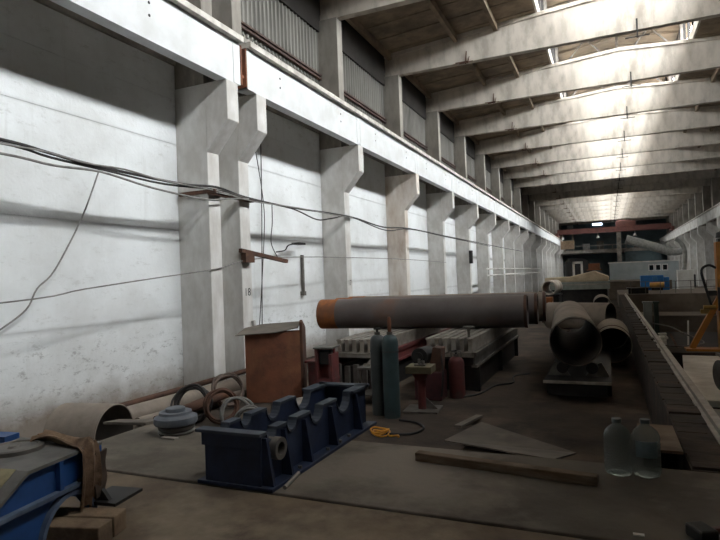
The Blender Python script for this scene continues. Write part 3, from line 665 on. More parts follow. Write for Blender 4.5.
# racks of steel bars
def rack(name, lab, x0, x1, y0, y1, nb, side):
    r = thing(name, lab, 'rack', ((x0 + x1) / 2, y0, 0), 0, 'steel racks under the long pipes'); w = (x1 - x0) / 2
    MB().box(-w, w, 0, 0.06, 0.72, 0.80).box(-w, w, 0.0, 0.3, 0.78, 0.81).build('front_beam', STEELL, r)
    for s in (-1, 1):
        MB().box(s * w - 0.05, s * w + 0.05, 0, y1 - y0, 0.74, 0.82).box(s * w - 0.02, s * w + 0.02, 0, y1 - y0, 0.56, 0.74).box(s * w - 0.06, s * w + 0.06, 0, y1 - y0, 0.52, 0.57).build('side_beam', side, r)
    n = 0
    for yy in (0.25, (y1 - y0) / 2, y1 - y0 - 0.3):
        for s in (-1, 1): MB().box(s * w - 0.06, s * w + 0.06, yy - 0.06, yy + 0.06, 0, 0.53).build('leg', STEELD, r)
        MB().box(-w, w, yy - 0.05, yy + 0.05, 0.66, 0.745).build('cross_beam', STEELD, r)
    MB().box(-w + 0.05, w - 0.03, 0.25, y1 - y0 - 0.3, 0.0, 0.51).build('dark_infill', STEELD, r)  # dark block added so the space under the rack reads as shade
    st = 2 * w / nb
    for k in range(nb):
        x = -w + st * (k + 0.5)
        m = MB().box(x - 0.055, x + 0.055, 0.06, y1 - y0 - 0.1, 0.82, 0.85).box(x - 0.045, x + 0.045, 0.08, y1 - y0 - 0.1, 0.85, 1.06).box(x - 0.055, x + 0.055, 0.05, y1 - y0 - 0.1, 1.06, 1.10)
        m.build('bar', STEELL, r)
    return r
rack('bar_rack', 'steel rack of pale parallel bars nearer the middle aisle, behind the red gas cylinder', -3.62, -2.56, 11.4, 17.2, 6, STEELG)
rack('bar_rack', 'steel rack of pale parallel bars closer to the left wall, red side beam', -5.52, -4.45, 11.0, 17.0, 6, RED)
# clutter on and between racks
tag(MB().lathe([(0, 0), (0.03, 0), (0.03, 0.16), (0.12, 0.2), (0.12, 0.23), (0, 0.24)], (-2.72, 11.7, 1.1)).build('flanged_stub', STEELG, smooth=True), 'small grey flanged stub standing on the aisle side rack', 'stub')
b = MB().box(-4.5, -3.95, 9.9, 10.5, 0.66, 0.70)
for s in (-4.45, -4.0):
    for yy in (9.95, 10.45): b.box(s - 0.025, s + 0.025, yy - 0.025, yy + 0.025, 0, 0.66)
b.box(-4.5, -3.95, 9.9, 10.5, 0.15, 0.18)
tag(b.build('work_bench', STEELG), 'low grey work bench covered in scraps behind the gas cylinders', 'bench')
for i, (x, y, l) in enumerate(((-4.35, 10.1, 'left end'), (-4.15, 10.3, 'middle'), (-4.05, 10.05, 'right end'))):
    b = MB(); b.box(-0.07, 0.07, -0.05, 0.05, 0, 0.05 + 0.03 * i).cyl((0, 0, 0.04), (0.08, 0.03, 0.12), 0.03)
    tag(b.build('metal_scrap', STEELL, loc=(x, y, 0.70)), 'pale metal scrap on the ' + l + ' of the low work bench', 'scrap')
for i in range(5):
    x = -5.3 + i * 0.2
    tag(MB().box(-0.05, 0.05, -0.04, 0.04, 0, 0.62 - 0.04 * (i % 2)).build('steel_post', STEELG, loc=(x, 10.75, 0)), 'short grey steel post in front of the wall side rack, ' + ORD[i] + ' from the red stand', 'post', 'short posts by the wall side rack')
# red welding stand behind the trough
def red_stand(lab, loc, rz, h):
    r = thing('red_stand', lab, 'stand', loc, rz)
    MB().box(-0.17, 0.17, -0.03, 0.03, 0, h).box(-0.17, -0.11, -0.2, 0.2, 0, h).box(0.11, 0.17, -0.2, 0.2, 0, h - 0.1).build('frame', RED, r, bevel=0.008)
    MB().box(-0.19, 0.19, -0.22, 0.22, h, h + 0.03).build('top_plate', STEELG, r)
    MB().box(-0.1, 0.14, -0.16, 0.02, h - 0.3, h - 0.04).build('motor', STEELD, r, bevel=0.02)
    MB().box(-0.18, 0.18, -0.2, 0.2, h * 0.45, h * 0.45 + 0.05).build('shelf', RED, r)
    MB().box(-0.22, 0.22, -0.24, 0.24, 0, 0.04).build('base', RED, r)
red_stand('red steel stand with a dark motor beside the rusty tank', (-4.98, 9.6, 0), 0.1, 1.11)
b = MB().box(-5.6, -5.2, 9.95, 10.3, 0, 0.75).box(-5.65, -5.15, 9.9, 10.35, 0.75, 0.8)
tag(b.build('red_box', RED, bevel=0.01), 'low red box between the rusty tank and the red stand', 'box')
# gas cylinders
def gas_cyl(lab, loc, r, h, m, cat='gas cylinder', band=True, name='gas_cylinder', cap=True):
    o = thing(name, lab, cat, loc)
    MB().lathe([(0, 0.03), (r * 0.8, 0.03), (r * 0.95, 0.0), (r, 0.06), (r, h - 0.13), (r * 0.94, h - 0.08), (r * 0.75, h - 0.03), (r * 0.4, h), (0, h)], seg=32).build('body', m, o, True)
    if band: MB().lathe([(r, h - 0.3), (r + 0.006, h - 0.3), (r + 0.006, h - 0.27), (r, h - 0.27)], seg=32).build('neck_band', OLIVE, o, True)
    MB().lathe([(0, h - 0.02), (0.05, h - 0.02), (0.05, h + 0.05), (0, h + 0.05)], seg=16).build('collar', STEELG, o, True)
    if cap == 'tall': MB().lathe([(0, h + 0.04), (0.03, h + 0.04), (0.035, h + 0.1), (0.035, h + 0.24), (0.025, h + 0.3), (0, h + 0.31)], seg=16).build('valve_cap', RUST, o, True)
    elif cap: MB().cyl((0, 0, h + 0.03), (0, 0, h + 0.12), 0.02).cyl((-0.06, 0, h + 0.11), (0.06, 0, h + 0.11), 0.02).build('valve', STEELD, o)
    return o
gas_cyl('tall blue green gas cylinder with a brown valve cap, right one of the pair', (-3.50, 9.12, 0), 0.142, 1.42, TEAL, cap='tall')
gas_cyl('tall dull grey gas cylinder beside the blue green one', (-3.79, 9.27, 0), 0.135, 1.4, OLIVE)
o = gas_cyl('short red gas cylinder standing before the aisle side rack', (-2.82, 10.96, 0), 0.155, 0.80, REDP, band=False, cap=None)
MB().path([(0.1 * math.cos(a), 0.1 * math.sin(a), 0.9) for a in [i * PI / 4 for i in range(8)]], 0.012, 6, True).cyl((0.1, 0, 0.76), (0.1, 0, 0.9), 0.01).cyl((-0.1, 0, 0.76), (-0.1, 0, 0.9), 0.01).build('guard_ring', STEELG, o, True)
MB().cyl((0, 0, 0.79), (0, 0, 0.93), 0.025).cyl((0, 0, 0.9), (-0.1, -0.03, 0.9), 0.02).build('valve', STEELD, o)
# yellow pedestal table
r = thing('pedestal_table', 'small dusty yellow topped table on a red post and grey foot', 'table', (-3.16, 9.75, 0), 0.1)
MB().box(-0.24, 0.22, -0.2, 0.25, 0.76, 0.80).box(-0.24, 0.22, -0.2, -0.18, 0.68, 0.76).box(0.2, 0.22, -0.2, 0.25, 0.68, 0.76).build('table_top', DUSTYY, r)
MB().prism([(-0.2, 0.76), (0.18, 0.76), (0.07, 0.55), (-0.07, 0.55)], 'y', -0.12, 0.12).cyl((0, 0, 0.02), (0, 0, 0.6), 0.075, 16).build('post', RED, r)
MB().box(-0.3, 0.32, -0.28, 0.3, 0, 0.03).prism([(0.05, 0.03), (0.28, 0.03), (0.05, 0.25)], 'y', -0.015, 0.015).build('foot', STEELG, r)
tag(MB().box(-0.1, 0.1, -0.05, 0.05, 0, 0.03).cyl((-0.02, 0, 0.03), (-0.02, 0, 0.12), 0.025).cyl((0.05, 0, 0.03), (0.05, 0, 0.09), 0.03).build('hand_tool', STEELG, loc=(-3.16, 9.72, 0.80)), 'small grey tool lying on the dusty yellow table', 'tool')
# red winch stand behind the table
r = thing('winch_stand', 'red brown winch stand with a round dark motor, behind the yellow table', 'winch', (-3.26, 10.75, 0))
MB().box(-0.3, 0.24, -0.22, 0.22, 0, 0.55).build('pedestal', mat('dark_red_paint', '4e2528', '3a1c1e', 4, .7), r, bevel=0.02)
MB().prism([(-0.02, 0.55), (0.22, 0.55), (0.24, 1.0), (0.08, 1.02)], 'y', -0.16, 0.16).build('bracket', RUSTD, r)
MB().cyl((-0.17, -0.24, 0.84), (-0.12, 0.2, 0.84), 0.17, 24).cyl((-0.18, -0.27, 0.84), (-0.175, -0.23, 0.84), 0.09, 16).build('motor', STEELD, r, True)
MB().path([(0.2, -0.1, 0.95), (0.28, -0.2, 0.6), (0.27, -0.24, 0.3), (0.25, -0.26, 0.1)], 0.018).build('hose', BLACK, r, True)
# floor hoses by the racks
cable('floor_hose', 'dark hose curled on the dirt floor near the gas cylinders', [(-3.3, 8.9, 0.02), (-2.95, 8.8, 0.02), (-2.75, 8.5, 0.02), (-2.85, 8.15, 0.02), (-3.2, 8.05, 0.02)], 0.02, BLACK, 'hose')
cable('floor_hose', 'thin dark hose snaking on the floor beside the aisle side rack', [(-2.7, 10.9, 0.02), (-2.45, 11.3, 0.02), (-2.3, 12.2, 0.02), (-2.0, 12.6, 0.02), (-2.1, 13.4, 0.02), (-1.8, 13.8, 0.02)], 0.018, BLACK, 'hose')
tag(MB().box(-4.0, -3.15, 8.85, 9.75, 0.0, 0.012).build('floor_sheet', STEELG), 'thin grey steel sheet on the floor under the tall gas cylinders', 'sheet') if False else None

# ------------------------------------------------------------------ left scrap heap and tank
r = thing('rusty_tank', 'upright rusty sheet metal tank beside the left wall', 'tank', (-6.2, 9.62, 0), 0.42)
b = MB(); g = []
for i in range(13):
    t = i / 12; x = -0.55 + 1.1 * t; y = -0.09 * math.sin(PI * t) + 0.0
    g.append([(x, y, 0.02), (x, y, 1.36 + 0.04 * t)])
b.sheet(g, 0.012)
b.box(-0.55, -0.535, 0, 0.7, 0.02, 1.36); b.box(-0.55, 0.55, 0.69, 0.7, 0.02, 1.36)
b.build('shell', RUST, r, True)
MB().prism([(0.0, 0.0), (0.75, 0.0), (0.75, 1.42), (0.55, 1.5), (0.15, 1.62), (0.04, 1.58)], 'x', 0.54, 0.6).build('end_plate', RUSTD, r, bevel=0.02)
r2 = MB().prism([(-0.7, -0.12), (0.1, -0.2), (0.535, 0.06), (0.53, 0.64), (-0.3, 0.72), (-0.62, 0.5)], 'z', -0.008, 0.008, Matrix.Translation((0, 0, 1.47)) @ Matrix.Rotation(-0.06, 4, 'Y') @ Matrix.Rotation(0.14, 4, 'X'))
o = r2.build('steel_sheet', PLY); o.location = (-6.22, 9.62, -0.045); o.rotation_euler = (0, 0, 0.42); tag(o, 'grey steel sheet lying as a lid on the rusty tank', 'sheet')
# pipe offcut, planks
o = thing('pipe_offcut', 'wide grey pipe offcut with open end, lying by the left wall', 'pipe', (-6.97, 5.51, 0.415), 0)
d = Vector((0.98, 0.17, 0.0)).normalized()
MB().lathe([(0.41, 0), (0.41, 0.80), (0.395, 0.80), (0.395, 0.0), (0.41, 0)], (0, 0, 0), d, 48).build('pipe_wall', PIPEG, o, True)
MB().lathe([(0.394, 0.01), (0.394, 0.79), (0.391, 0.79), (0.391, 0.01), (0.394, 0.01)], (0, 0, 0), d, 48).build('lining', PIPEI, o, True)
b = MB(); b.bar((-6.0, 5.42, 0.66), (-4.76, 4.90, 0.868), 0.2, 0.03)
tag(b.build('plank', PLY), 'pale plank reaching from the open pipe offcut to the platform edge', 'plank')
b = MB(); b.bar((-5.85, 5.14, 0.42), (-4.87, 4.88, 0.74), 0.16, 0.04)
tag(b.build('plank', PLY), 'narrow plank lying lower, beside the pale plank at the platform edge', 'plank')
# long scrap bars along the wall
scr = [((-8.0, 6.9, 0.30), (-7.6, 11.8, 0.42), 0.055, RUSTD, 'thin rusty pipe topmost along the foot of the left wall'),
       ((-7.70, 6.8, 0.18), (-7.25, 12.0, 0.22), 0.17, PIPEG, 'thick dusty pipe along the foot of the left wall'),
       ((-7.36, 7.2, 0.10), (-6.92, 10.6, 0.10), 0.10, PIPEG, 'medium grey pipe lying in front of the thick dusty pipe'),
       ((-7.15, 7.4, 0.10), (-6.87, 9.0, 0.28), 0.09, RUSTD, 'brown pipe tilted up under the hoses by the left wall'),
       ((-8.45, 6.2, 0.06), (-8.3, 9.5, 0.06), 0.05, RUST, 'rusty rod lying closest against the left wall')]
for p, q, rr, m, l in scr:
    tag(MB().pipe(p, q, rr, rr * 0.2, 20).build('scrap_pipe', m, smooth=True), l, 'pipe')
def coil(name, lab, c, R, n, rr, m, tilt=(0.0, 0.0), cat='hose', k=3):
    b = MB(); M = Matrix.Translation(c) @ Matrix.Rotation(tilt[0], 4, 'X') @ Matrix.Rotation(tilt[1], 4, 'Y')
    for j in range(k):
        pts = []
        for i in range(14):
            a = 2 * PI * i / 14; R_ = R * (1 + 0.05 * math.sin(3 * a + j * 1.7)) - 0.03 * (j % 2)
            pts.append(M @ Vector((R_ * math.cos(a), R_ * math.sin(a), (j - (k - 1) / 2) * rr * 1.9 + 0.02 * math.sin(2 * a + j))))
        b.path(pts, rr, 8, True)
    return tag(b.build(name, m, smooth=True), lab, cat)
coil('hose_coil', 'dark hose coil standing on edge behind the grey disc stack', (-6.75, 7.85, 0.32), 0.31, 3, 0.02, mat('dark_hose', '3b3634', '2a2625', 6, .7), (1.2, 0.35), 'hose', 7)
coil('hose_coil', 'brown rusty hose coil standing on edge in front of the wall pipes', (-6.2, 7.95, 0.30), 0.28, 3, 0.018, RUSTD, (1.25, 0.9), 'hose', 6)
coil('hose_coil', 'larger pale grey hose loop leaning behind the near end of the trough', (-5.62, 7.6, 0.28), 0.27, 2, 0.022, HOSEL, (1.25, 0.45), 'hose', 2)
coil('hose_coil', 'smaller pale hose loop seen just over the near end of the trough', (-5.25, 7.4, 0.24), 0.22, 2, 0.02, HOSEL, (1.15, 0.3), 'hose', 4)
coil('hose_coil', 'wide brown hose loop on the wall pipes left of the rusty tank', (-6.85, 9.0, 0.34), 0.31, 2, 0.02, HOSE, (1.1, 1.0), 'hose', 4)
tag(MB().cyl((-5.35, 8.3, 0.17), (-4.9, 9.0, 0.17), 0.17, 24).build('steel_drum', STEELG, smooth=True), 'small grey drum lying beyond the pale hose loops', 'drum')
tag(MB().lathe([(0, 0), (0.13, 0), (0.13, 0.18), (0.16, 0.2), (0.16, 0.26), (0.05, 0.3), (0, 0.3)], (-7.34, 10.9, 0.385)).build('pipe_fitting', STEELD, smooth=True), 'dark pipe fitting on the pipes at the left wall foot', 'fitting')
tag(MB().bar((-7.68, 11.45, 0.4), (-7.80, 11.3, 1.5), 0.07).build('white_batten', PAINT), 'pale batten leaning against the column numbered 18', 'batten')
# stack of grey discs on the platform
r = thing('disc_stack', 'stack of grey flanged discs on the platform by the trough', 'discs', (-4.25, 4.68, PLAT))
MB().lathe([(0, 0), (0.18, 0), (0.19, 0.02), (0.165, 0.035), (0.185, 0.05), (0.19, 0.08), (0.16, 0.10), (0, 0.10)], (0.01, 0, 0)).build('lower_disc', STEELG, r, True)
MB().lathe([(0, 0.10), (0.215, 0.10), (0.225, 0.12), (0.22, 0.17), (0.20, 0.18), (0.17, 0.2), (0.165, 0.225), (0, 0.225)], seg=36).build('flange', BLUET, r, True)
MB().lathe([(0, 0.225), (0.10, 0.225), (0.10, 0.26), (0.09, 0.265), (0, 0.265)]).build('hub', BLUET, r, True)
tag(MB().box(-0.09, 0.09, -0.03, 0.03, 0, 0.02).build('wood_chock', STEELL, loc=(-4.13, 4.45, PLAT)), 'small pale chock in front of the grey disc stack', 'chock')

# ------------------------------------------------------------------ dark blue trough (bearing housing)
r = thing('bearing_housing', 'dark blue cast trough with scalloped saddles on the concrete platform', 'machine part', (-2.68, 3.56, PLAT), -0.0)
Ylen = 1.98; HT = 0.40
def saddle_profile(cuts, peaks=0.42):
    pts = [(0.0, 0.03), (0.0, HT)]; 
    for c0, c1 in cuts:
        n = 10; cc = (c0 + c1) / 2; rr = (c1 - c0) / 2; dep = rr * 1.05
        pts.append((c0, HT + 0.02))
        for i in range(1, n): a = PI * i / n; pts.append((cc - rr * math.cos(a), HT + 0.02 - dep * math.sin(a)))
        pts.append((c1, HT + 0.02))
    pts += [(Ylen, HT), (Ylen, 0.03)]
    return pts
cuts = [(0.07, 0.21), (0.37, 0.52), (0.76, 0.99), (1.28, 1.58)]
def scallop(x0, x1, name):
    p = saddle_profile(cuts)
    b = MB()
    # build as strips to keep the concave outline clean
    top = p[1:-1]; bmx = b.bm
    for (ya, za), (yb, zb) in zip(top, top[1:]):
        if yb - ya < 1e-4: continue
        b.prism([(ya, 0.03), (yb, 0.03), (yb, zb), (ya, za)], 'x', x0, x1)
    bmesh.ops.remove_doubles(b.bm, verts=b.bm.verts, dist=0.0005)
    return b.build(name, BLUED, r)
scallop(0.19, 0.25, 'side_wall'); scallop(-0.26, -0.20, 'side_wall')
for name, xa, xb in (('saddle_lip', 0.178, 0.262), ('saddle_lip', -0.272, -0.188)):
    b = MB(); p = saddle_profile(cuts)[1:-1]
    for (ya, za), (yb, zb) in zip(p, p[1:]):
        b.prism([(ya, za - 0.022), (yb, zb - 0.022), (yb, zb + 0.002), (ya, za + 0.002)], 'x', xa, xb) if abs(yb - ya) > 0.003 else None
    b.build(name, BLUEDD, r)
MB().box(-0.262, 0.252, -0.012, 0.04, 0.02, HT).box(-0.285, 0.27, -0.022, -0.01, 0.30, HT).build('end_plate', BLUED, r, bevel=0.005)
MB().box(-0.26, 0.25, Ylen - 0.04, Ylen, 0.02, HT).build('end_plate', BLUED, r, bevel=0.005)
MB().box(-0.33, 0.27, -0.04, 0.06, HT, HT + 0.025).build('top_flange', BLUEDD, r, bevel=0.004)
MB().box(-0.30, 0.29, Ylen - 0.09, Ylen + 0.03, HT, HT + 0.025).box(0.17, 0.29, 1.6, Ylen, HT, HT + 0.025).box(-0.3, -0.18, 1.6, Ylen, HT, HT + 0.025).build('top_flange', BLUEDD, r)
MB().box(-0.33, 0.36, -0.03, Ylen + 0.03, 0, 0.028).build('base_flange', BLUED, r, bevel=0.004)
for yy in (0.03, 0.3, 0.63, 1.12, 1.68):
    MB().prism([(0.25, 0.028), (0.345, 0.028), (0.29, 0.38), (0.25, 0.38)], 'y', yy - 0.015, yy + 0.015).build('rib', BLUED, r)
MB().lathe([(0.05, -0.02), (0.085, -0.02), (0.085, 0.085), (0.05, 0.085), (0.05, -0.02)], (0.24, 0.17, 0.27), (1, 0, 0)).build('bearing_boss', STEELG, r, True)
for yy in (0.45, 0.95, 1.2, 1.4): MB().cyl((0.32, yy, 0.028), (0.32, yy, 0.05), 0.018, 6).build('bolt', STEELG, r)
MB().box(-0.2, 0.19, 0.04, Ylen - 0.04, 0.03, 0.06).build('trough_bottom', STEELD, r)
b = MB(); b.cyl((-2.27, 3.62, PLAT + 0.017), (-2.33, 3.93, PLAT + 0.017), 0.016, 12)
tag(b.build('steel_rod', STEELL, smooth=True), 'short pale steel rod on the platform beside the trough', 'rod')

# ------------------------------------------------------------------ blue gearbox at the left
r = thing('gearbox', 'bright blue gearbox housing with a round cover, set on wood blocks', 'gearbox', (-3.20, 2.78, PLAT), 0.15)
# local: x to the viewer side, y away; long axis -y
ZT = 0.50
AC, AR, AF = -0.29, 0.215, 1.22      # arch centre, radius, stretch
def arch_side(x0, x1):
    b = MB(); L0 = -1.9
    b.prism([(L0, 0.30), (0.0, 0.30), (0.0, ZT), (-0.60, ZT), (-0.86, 0.33), (L0, 0.33)], 'x', x0, x1)
    b.box(x0, x1, L0, AC - AR, 0.02, 0.30)
    n = 14
    for i in range(n):
        a0, a1 = PI - PI * i / n, PI - PI * (i + 1) / n
        b.prism([(AC + AR * math.cos(a0), AR * math.sin(a0) * AF), (AC + AR * math.cos(a1), AR * math.sin(a1) * AF), (AC + AR * math.cos(a1), 0.30), (AC + AR * math.cos(a0), 0.30)], 'x', x0, x1)
    b.box(x0, x1, AC + AR, 0.0, 0.15, 0.30)
    return b
arch_side(-0.06, 0.0).build('front_side', BLUE, r)
MB().box(-0.80, -0.74, -1.9, 0.0, 0.02, 0.33).box(-0.80, -0.74, -0.6, 0.0, 0.33, ZT).build('back_side', BLUE, r)
MB().box(-0.73, -0.2, -0.6, -0.05, 0.17, 0.47).build('dark_arch_filler', STEELD, r)  # dark box added to block the bright view through the arch
MB().box(-0.8, 0.0, -0.04, 0.0, 0.15, ZT - 0.01).build('end_wall', BLUE, r)
b = MB(); b.box(-0.83, 0.03, -0.60, 0.0, ZT, ZT + 0.02)
b.prism([(-0.60, ZT), (-0.60, ZT + 0.02), (-0.88, 0.345), (-0.88, 0.325)], 'x', -0.83, 0.03).build('top_plate', DUSTY, r)
MB().box(0.0, 0.045, -1.9, -0.06, 0.298, 0.322).build('side_flange', BLUEL, r)
b = MB(); n = 16; c, R = AC, AR
for i in range(n):
    a0, a1 = PI - PI * i / n, PI - PI * (i + 1) / n
    f = lambda a, q: (c + q * math.cos(a), q * math.sin(a) * AF)
    b.prism([f(a0, R), f(a1, R), f(a1, R + 0.025), f(a0, R + 0.025)], 'x', 0.0, 0.035)
b.build('arch_rim', BLUEL, r)
for yy in (-0.36, -0.03): MB().box(0.0, 0.035, yy - 0.015, yy + 0.015, 0.31, ZT).build('rib', BLUE, r)
MB().box(-0.05, 0.2, -0.1, 0.18, 0.13, 0.15).prism([(0.0, 0.15), (0.12, 0.15), (0.0, 0.3)], 'y', -0.06, -0.03).build('foot_plate', STEELD, r)
for yy in (-1.2, -1.0, -0.85, -0.2): MB().cyl((0.022, yy, 0.32), (0.022, yy, 0.335), 0.018, 6).build('bolt', STEELD, r)
MB().lathe([(0, 0), (0.17, 0), (0.17, 0.025), (0.14, 0.03), (0.13, 0.02), (0.04, 0.02), (0.03, 0.032), (0, 0.032)], (-0.42, -0.27, ZT + 0.02), seg=36).build('round_cover', STEELG, r, True)
MB().box(-0.80, -0.64, -0.14, -0.02, ZT + 0.02, ZT + 0.06).build('cover_plate', BLUE, r)
b = MB(); b.prism([(-0.60, ZT + 0.021), (-0.60, ZT + 0.025), (-0.84, 0.369), (-0.84, 0.364)], 'x', -0.42, -0.06).build('paper_strip', TAPE, r)
# cloth draped over its far corner
g = []
for i in range(15):
    row = []
    for j in range(9):
        t = i / 14; u = j / 8
        # runs along the top (x -0.5 -> 0.05) then down the side
        s = t * 0.95
        if s < 0.5: x, z = -0.40 + s * 0.9, ZT + 0.03
        else: x, z = 0.05 + 0.03 * math.sin((s - 0.5) * 9), ZT + 0.03 - (s - 0.5) * 0.9
        y = -0.17 + 0.15 * u - 0.05 * t + 0.03 * math.sin(t * 7)
        z += 0.025 * math.sin(u * 9 + t * 5) + 0.02 * math.sin(t * 11 + 2 * u); x += 0.018 * math.sin(u * 11 + t * 3) * (s >= 0.5)
        row.append((x, y, z + 0.02))
    g.append(row)
o = MB().sheet(g, 0.012).build('dirty_cloth', CLOTH, smooth=True); o.location = r.location; o.rotation_euler = r.rotation_euler
tag(o, 'brown dirty cloth draped over the corner of the blue gearbox', 'cloth')
g = []
for i in range(11):
    row = []
    for j in range(7):
        t = i / 10; u = j / 6
        row.append((0.055 + 0.012 * math.sin(t * 9 + u * 2), -0.10 + 0.10 * u + 0.01 * math.sin(t * 6), ZT - 0.03 - t * 0.3 + 0.004 * math.sin(u * 8)))
    g.append(row)
o = MB().sheet(g, 0.014).build('dirty_rag', mat('dark_brown_cloth', '4a3a2f', '2f251f', 6, .95, c3='6d5543', s3=3), smooth=True); o.location = r.location; o.rotation_euler = r.rotation_euler
tag(o, 'dark brown rag hanging down the far end of the blue gearbox', 'cloth')
o = tag(MB().box(-0.16, 0.30, -0.14, 0.0, 0, 0.145).build('wood_block', WOODB, bevel=0.008), 'thick wood block under the near arch of the blue gearbox, nearer the viewer', 'block')
o.location = (-3.12, 2.47, PLAT); o.rotation_euler = (0, 0, 0.25)
o = tag(MB().box(-0.20, 0.27, 0.0, 0.14, 0, 0.128).build('wood_block', WOODB, bevel=0.008), 'thick wood block under the foot plate of the blue gearbox', 'block')
o.location = (-3.13, 2.52, PLAT); o.rotation_euler = (0, 0, 0.28)
b = MB(); b.bar((-2.98, 2.95, PLAT + 0.16), (-2.93, 3.38, PLAT + 0.16), 0.03, 0.03)

# ------------------------------------------------------------------ things on and behind the platform edge
b = MB(); b.bar((-1.55, 4.58, PLAT + 0.035), (-0.13, 4.42, PLAT + 0.035), 0.09, 0.07)
tag(b.build('timber_beam', WOOD, bevel=0.008), 'long weathered timber beam lying on the platform', 'beam')
def bottle(lab, loc):
    o = thing('water_bottle', lab, 'bottle', loc, 0, 'water bottles on the platform')
    prof = [(0, 0.012), (0.07, 0.004), (0.085, 0.0), (0.098, 0.02)]
    for k in range(9): prof += [(0.1, 0.06 + k * 0.022), (0.095, 0.071 + k * 0.022)]
    prof += [(0.1, 0.27), (0.098, 0.29), (0.085, 0.325), (0.055, 0.355), (0.032, 0.37), (0.028, 0.38), (0.028, 0.40)]
    inner = [(max(r_ - 0.004, 0), h + (0.004 if i == 0 else 0)) for i, (r_, h) in enumerate(prof)]
    MB().lathe(prof + inner[::-1][:-1] + [(0, 0.018)], seg=28).build('bottle_body', PET, o, True)
    MB().lathe([(0, 0.385), (0.034, 0.385), (0.034, 0.415), (0, 0.417)], seg=18).build('cap', CAPB, o, True)
    return o
bottle('clear empty water bottle on the platform, the one nearer the timber beam', (0.01, 4.74, PLAT))
o = bottle('clear water bottle with a pale label, the one nearer the pit wall', (0.205, 4.76, PLAT))
b = MB(); n = 10
for i in range(n):
    a0 = -PI * 0.75 + i * PI * 0.5 / n; a1 = a0 + PI * 0.5 / n
    P = lambda a, q: (q * math.cos(a), q * math.sin(a))
    b.prism([P(a0, 0.1015), P(a1, 0.1015), P(a1, 0.103), P(a0, 0.103)], 'z', 0.15, 0.27)
b.build('label', mat('pale_bottle_label', '75868a', '5d6e72', 14, .5), o)
r = thing('wooden_crate', 'dark open crate with a plank lid between the bottles and the pit wall', 'crate', (0.32, 5.2, 0))
MB().box(-0.12, 0.16, 0.72, 0.75, 0.0, 0.9).box(-0.12, -0.1, 0, 0.75, 0, 0.9).box(0.14, 0.16, 0, 0.75, 0, 0.9).box(-0.12, 0.16, 0, 0.75, 0.4, 0.42).build('body', STEELD, r)
MB().box(-0.13, 0.17, -0.03, 0.8, 0.9, 0.925).build('lid', WOOD, r)
# tilted sheet and boards at the platform edge
b = MB(); P4 = [(-1.93, 6.75, 0.37), (-1.70, 7.85, 0.34), (-0.40, 6.6, 0.40), (-0.55, 5.6, 0.62)]
nrm = (Vector(P4[1]) - Vector(P4[0])).cross(Vector(P4[2]) - Vector(P4[0])).normalized()
b.sheet([[P4[0], P4[3]], [P4[1], P4[2]]], 0.015)
tag(b.build('grey_sheet', PLY), 'large grey sheet tilted on the floor behind the platform', 'sheet')
tag(MB().box(-1.7, -0.6, 6.6, 7.0, 0.0, 0.3).box(-1.0, -0.6, 6.0, 6.6, 0.0, 0.40).build('pallet', WOOD), 'dark timber packing under the tilted grey sheet', 'packing')
b = MB(); b.bar((-2.1, 8.1, 0.2), (-2.06, 9.4, 0.05), 0.11, 0.03)
tag(b.build('board', PLY), 'narrow board sticking out behind the tilted grey sheet', 'board')
coil('cable_coil', 'bright yellow cable coil on the floor past the trough', (-3.30, 8.05, 0.05), 0.14, 3, 0.013, YELW, (0, 0), 'cable', 3)
cable('cable_end', 'loose yellow cable end beside the yellow coil', [(-3.16, 8.0, 0.02), (-3.08, 7.93, 0.03), (-3.0, 8.02, 0.02), (-2.97, 7.95, 0.02)], 0.014, YELW)
# red handled clamp in the corner
r = thing('hammer', 'dark hammer with a red handle on the platform at the lower right corner', 'hammer', (0.42, 3.72, PLAT), 0.5)
MB().box(-0.05, 0.06, -0.08, 0.07, 0.0, 0.075).build('head', STEELD, r, bevel=0.015)
MB().bar((0.05, 0, 0.04), (0.6, 0.02, 0.04), 0.04, 0.035).build('handle', mat('dark_red_handle', '4a171b', '35100f', 5, .5), r, bevel=0.008)
tag(MB().box(-0.03, 0.03, -0.015, 0.015, 0, 0.006).build('paper_scrap', PAINT, loc=(0.10, 3.66, PLAT)), 'tiny white scrap of paper on the platform', 'paper') 
tag(MB().bar((-2.85, 3.1, PLAT + .012), (-2.72, 3.0, PLAT + .012), 0.05, 0.02).build('wood_chip', WOODB), 'small wood chip between the gearbox and the trough', 'chip') if False else None

# ------------------------------------------------------------------ pit on the right
o = tag(MB().prism([(1.0, 9.8), (2.5, 9.8), (2.15, 14.65), (1.46, 14.7)], 'z', 0.3, 0.4).build('pale_slab', PALE, bevel=0.01), 'pale dusty concrete slab lying in the pit', 'slab')
tag(MB().box(1.0, 2.1, 9.8, 10.1, -0.6, 0.3).box(1.5, 2.1, 14.2, 14.5, -0.6, 0.3).build('slab_support', BRICKD), 'dark blocks carrying the pale slab in the pit', 'blocks')
tag(MB().cyl((1.56, 10.6, 0.645), (2.5, 10.85, 0.645), 0.24, 32).build('steel_roller', STEELG, smooth=True), 'round grey steel roller lying on the pale slab', 'roller')
tag(MB().box(1.15, 2.1, 8.6, 9.55, 0.28, 0.33).build('steel_plate', STEELG), 'dark steel plate beside the near end of the pale slab', 'plate')
tag(MB().box(1.2, 1.3, 8.7, 9.4, -0.6, 0.28).box(1.9, 2.0, 8.7, 9.4, -0.6, 0.28).build('plate_support', STEELD), 'dark supports under the steel plate in the pit', 'supports')
b = MB(); b.bar((2.12, 14.6, 0.45), (2.5, 12.9, 0.45), 0.06)
tag(b.build('steel_bar', STEELL), 'bright steel bar along the edge of the pale slab', 'bar')
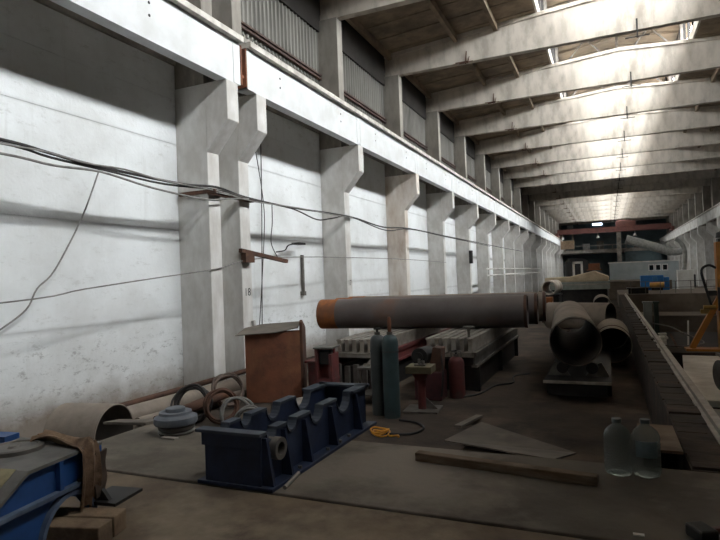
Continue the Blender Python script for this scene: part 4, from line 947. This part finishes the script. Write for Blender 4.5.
for i, (x, w, m, l) in enumerate(((1.2, 0.13, GREYGREEN, 'pale grey green post with a cap plate standing in the pit'), (1.46, 0.07, GREENP, 'thin dark green post beside the pale capped post'))):
    tag(MB().box(x - w, x + w, 22, 22.3, -0.6, 1.18).box(x - w - 0.03, x + w + 0.03, 21.95, 22.35, 1.18, 1.24).build('pit_post', m), l, 'post')
for i, (x, y, z, l) in enumerate(((1.42, 19.9, -0.6, 'larger white scrap in the dark pit below the green post'), (1.55, 20.9, -0.6, 'smaller white scrap in the dark pit below the green post'))):
    b = MB(); b.box(-0.12, 0.12, -0.3, 0.3, 0.7, 0.76).prism([(-0.14, 0.84), (0.06, 0.80), (0.1, 0.86)], 'y', -0.2, 0.25).box(-0.08, 0.08, -0.2, 0.2, 0, 0.8)
    tag(b.build('white_scrap', PALE, loc=(x, y, z)), l, 'scrap')
for p, q, m, l in (((2.3, 17.0, -0.56), (2.9, 20.0, -0.1), STEELG, 'grey rod lying slanted in the dark pit'), ((1.95, 17.6, -0.56), (1.95, 23.0, 0.0), RUSTD, 'brown rod lying slanted in the dark pit'), ((2.25, 21.0, -0.56), (3.0, 27.5, 0.1), STEELL, 'long pale rod lying far back in the dark pit')):
    tag(MB().cyl(p, q, 0.035, 10).build('steel_rod', m, smooth=True), l, 'rod')
cable('pit_cable', 'thin cable trailing across the dark pit', [(1.3, 21.97, 0.5), (1.7, 20, 0.55), (1.9, 18.5, 0.5), (2.2, 17, 0.42), (1.6, 16.2, 0.42), (1.1, 16.1, 0.45)], 0.02, STEELG)
# yellow jib
r = thing('jib_mast', 'orange steel mast with a diagonal brace beside the pit', 'mast', (2.47, 15.6, 0.4))
MB().box(-0.15, 0.15, -0.15, 0.15, 0, 2.56).build('mast', YEL, r, bevel=0.01)
MB().bar((-0.72, -0.05, 0.05), (-0.1, -0.02, 1.25), 0.12, 0.12).build('brace', YEL, r)
MB().box(-0.85, 0.5, -0.2, 0.25, 0.0, 0.05).build('base', YEL, r)
MB().box(-0.16, 0.2, -0.22, -0.15, 0.95, 1.5).build('control_box', STEELD, r, bevel=0.01)
MB().box(-0.1, 0.15, -0.12, 0.12, 2.56, 2.64).lathe([(0, 2.64), (0.15, 2.66), (0.13, 2.78), (0, 2.84)], (0.02, 0, 0)).build('lamp_head', STEELD, r, True)
MB().path([(-0.15, -0.05, 1.95), (-0.3, -0.05, 2.02), (-0.45, -0.05, 1.9), (-0.38, -0.05, 1.5), (-0.26, -0.05, 1.0), (-0.22, -0.05, 0.85)], 0.03).build('hose', BLACK, r, True)
MB().box(-0.34, -0.16, -0.1, 0.1, 1.3, 1.42).build('bracket', STEELD, r)
MB().box(-0.5, -0.2, -0.08, 0.08, 0.88, 0.98).cyl((-0.45, -0.1, 1.03), (-0.2, -0.1, 1.03), 0.05).build('winch', mat('dull_winch_yellow', '9a7a35', '7d6128', 4, .5), r)
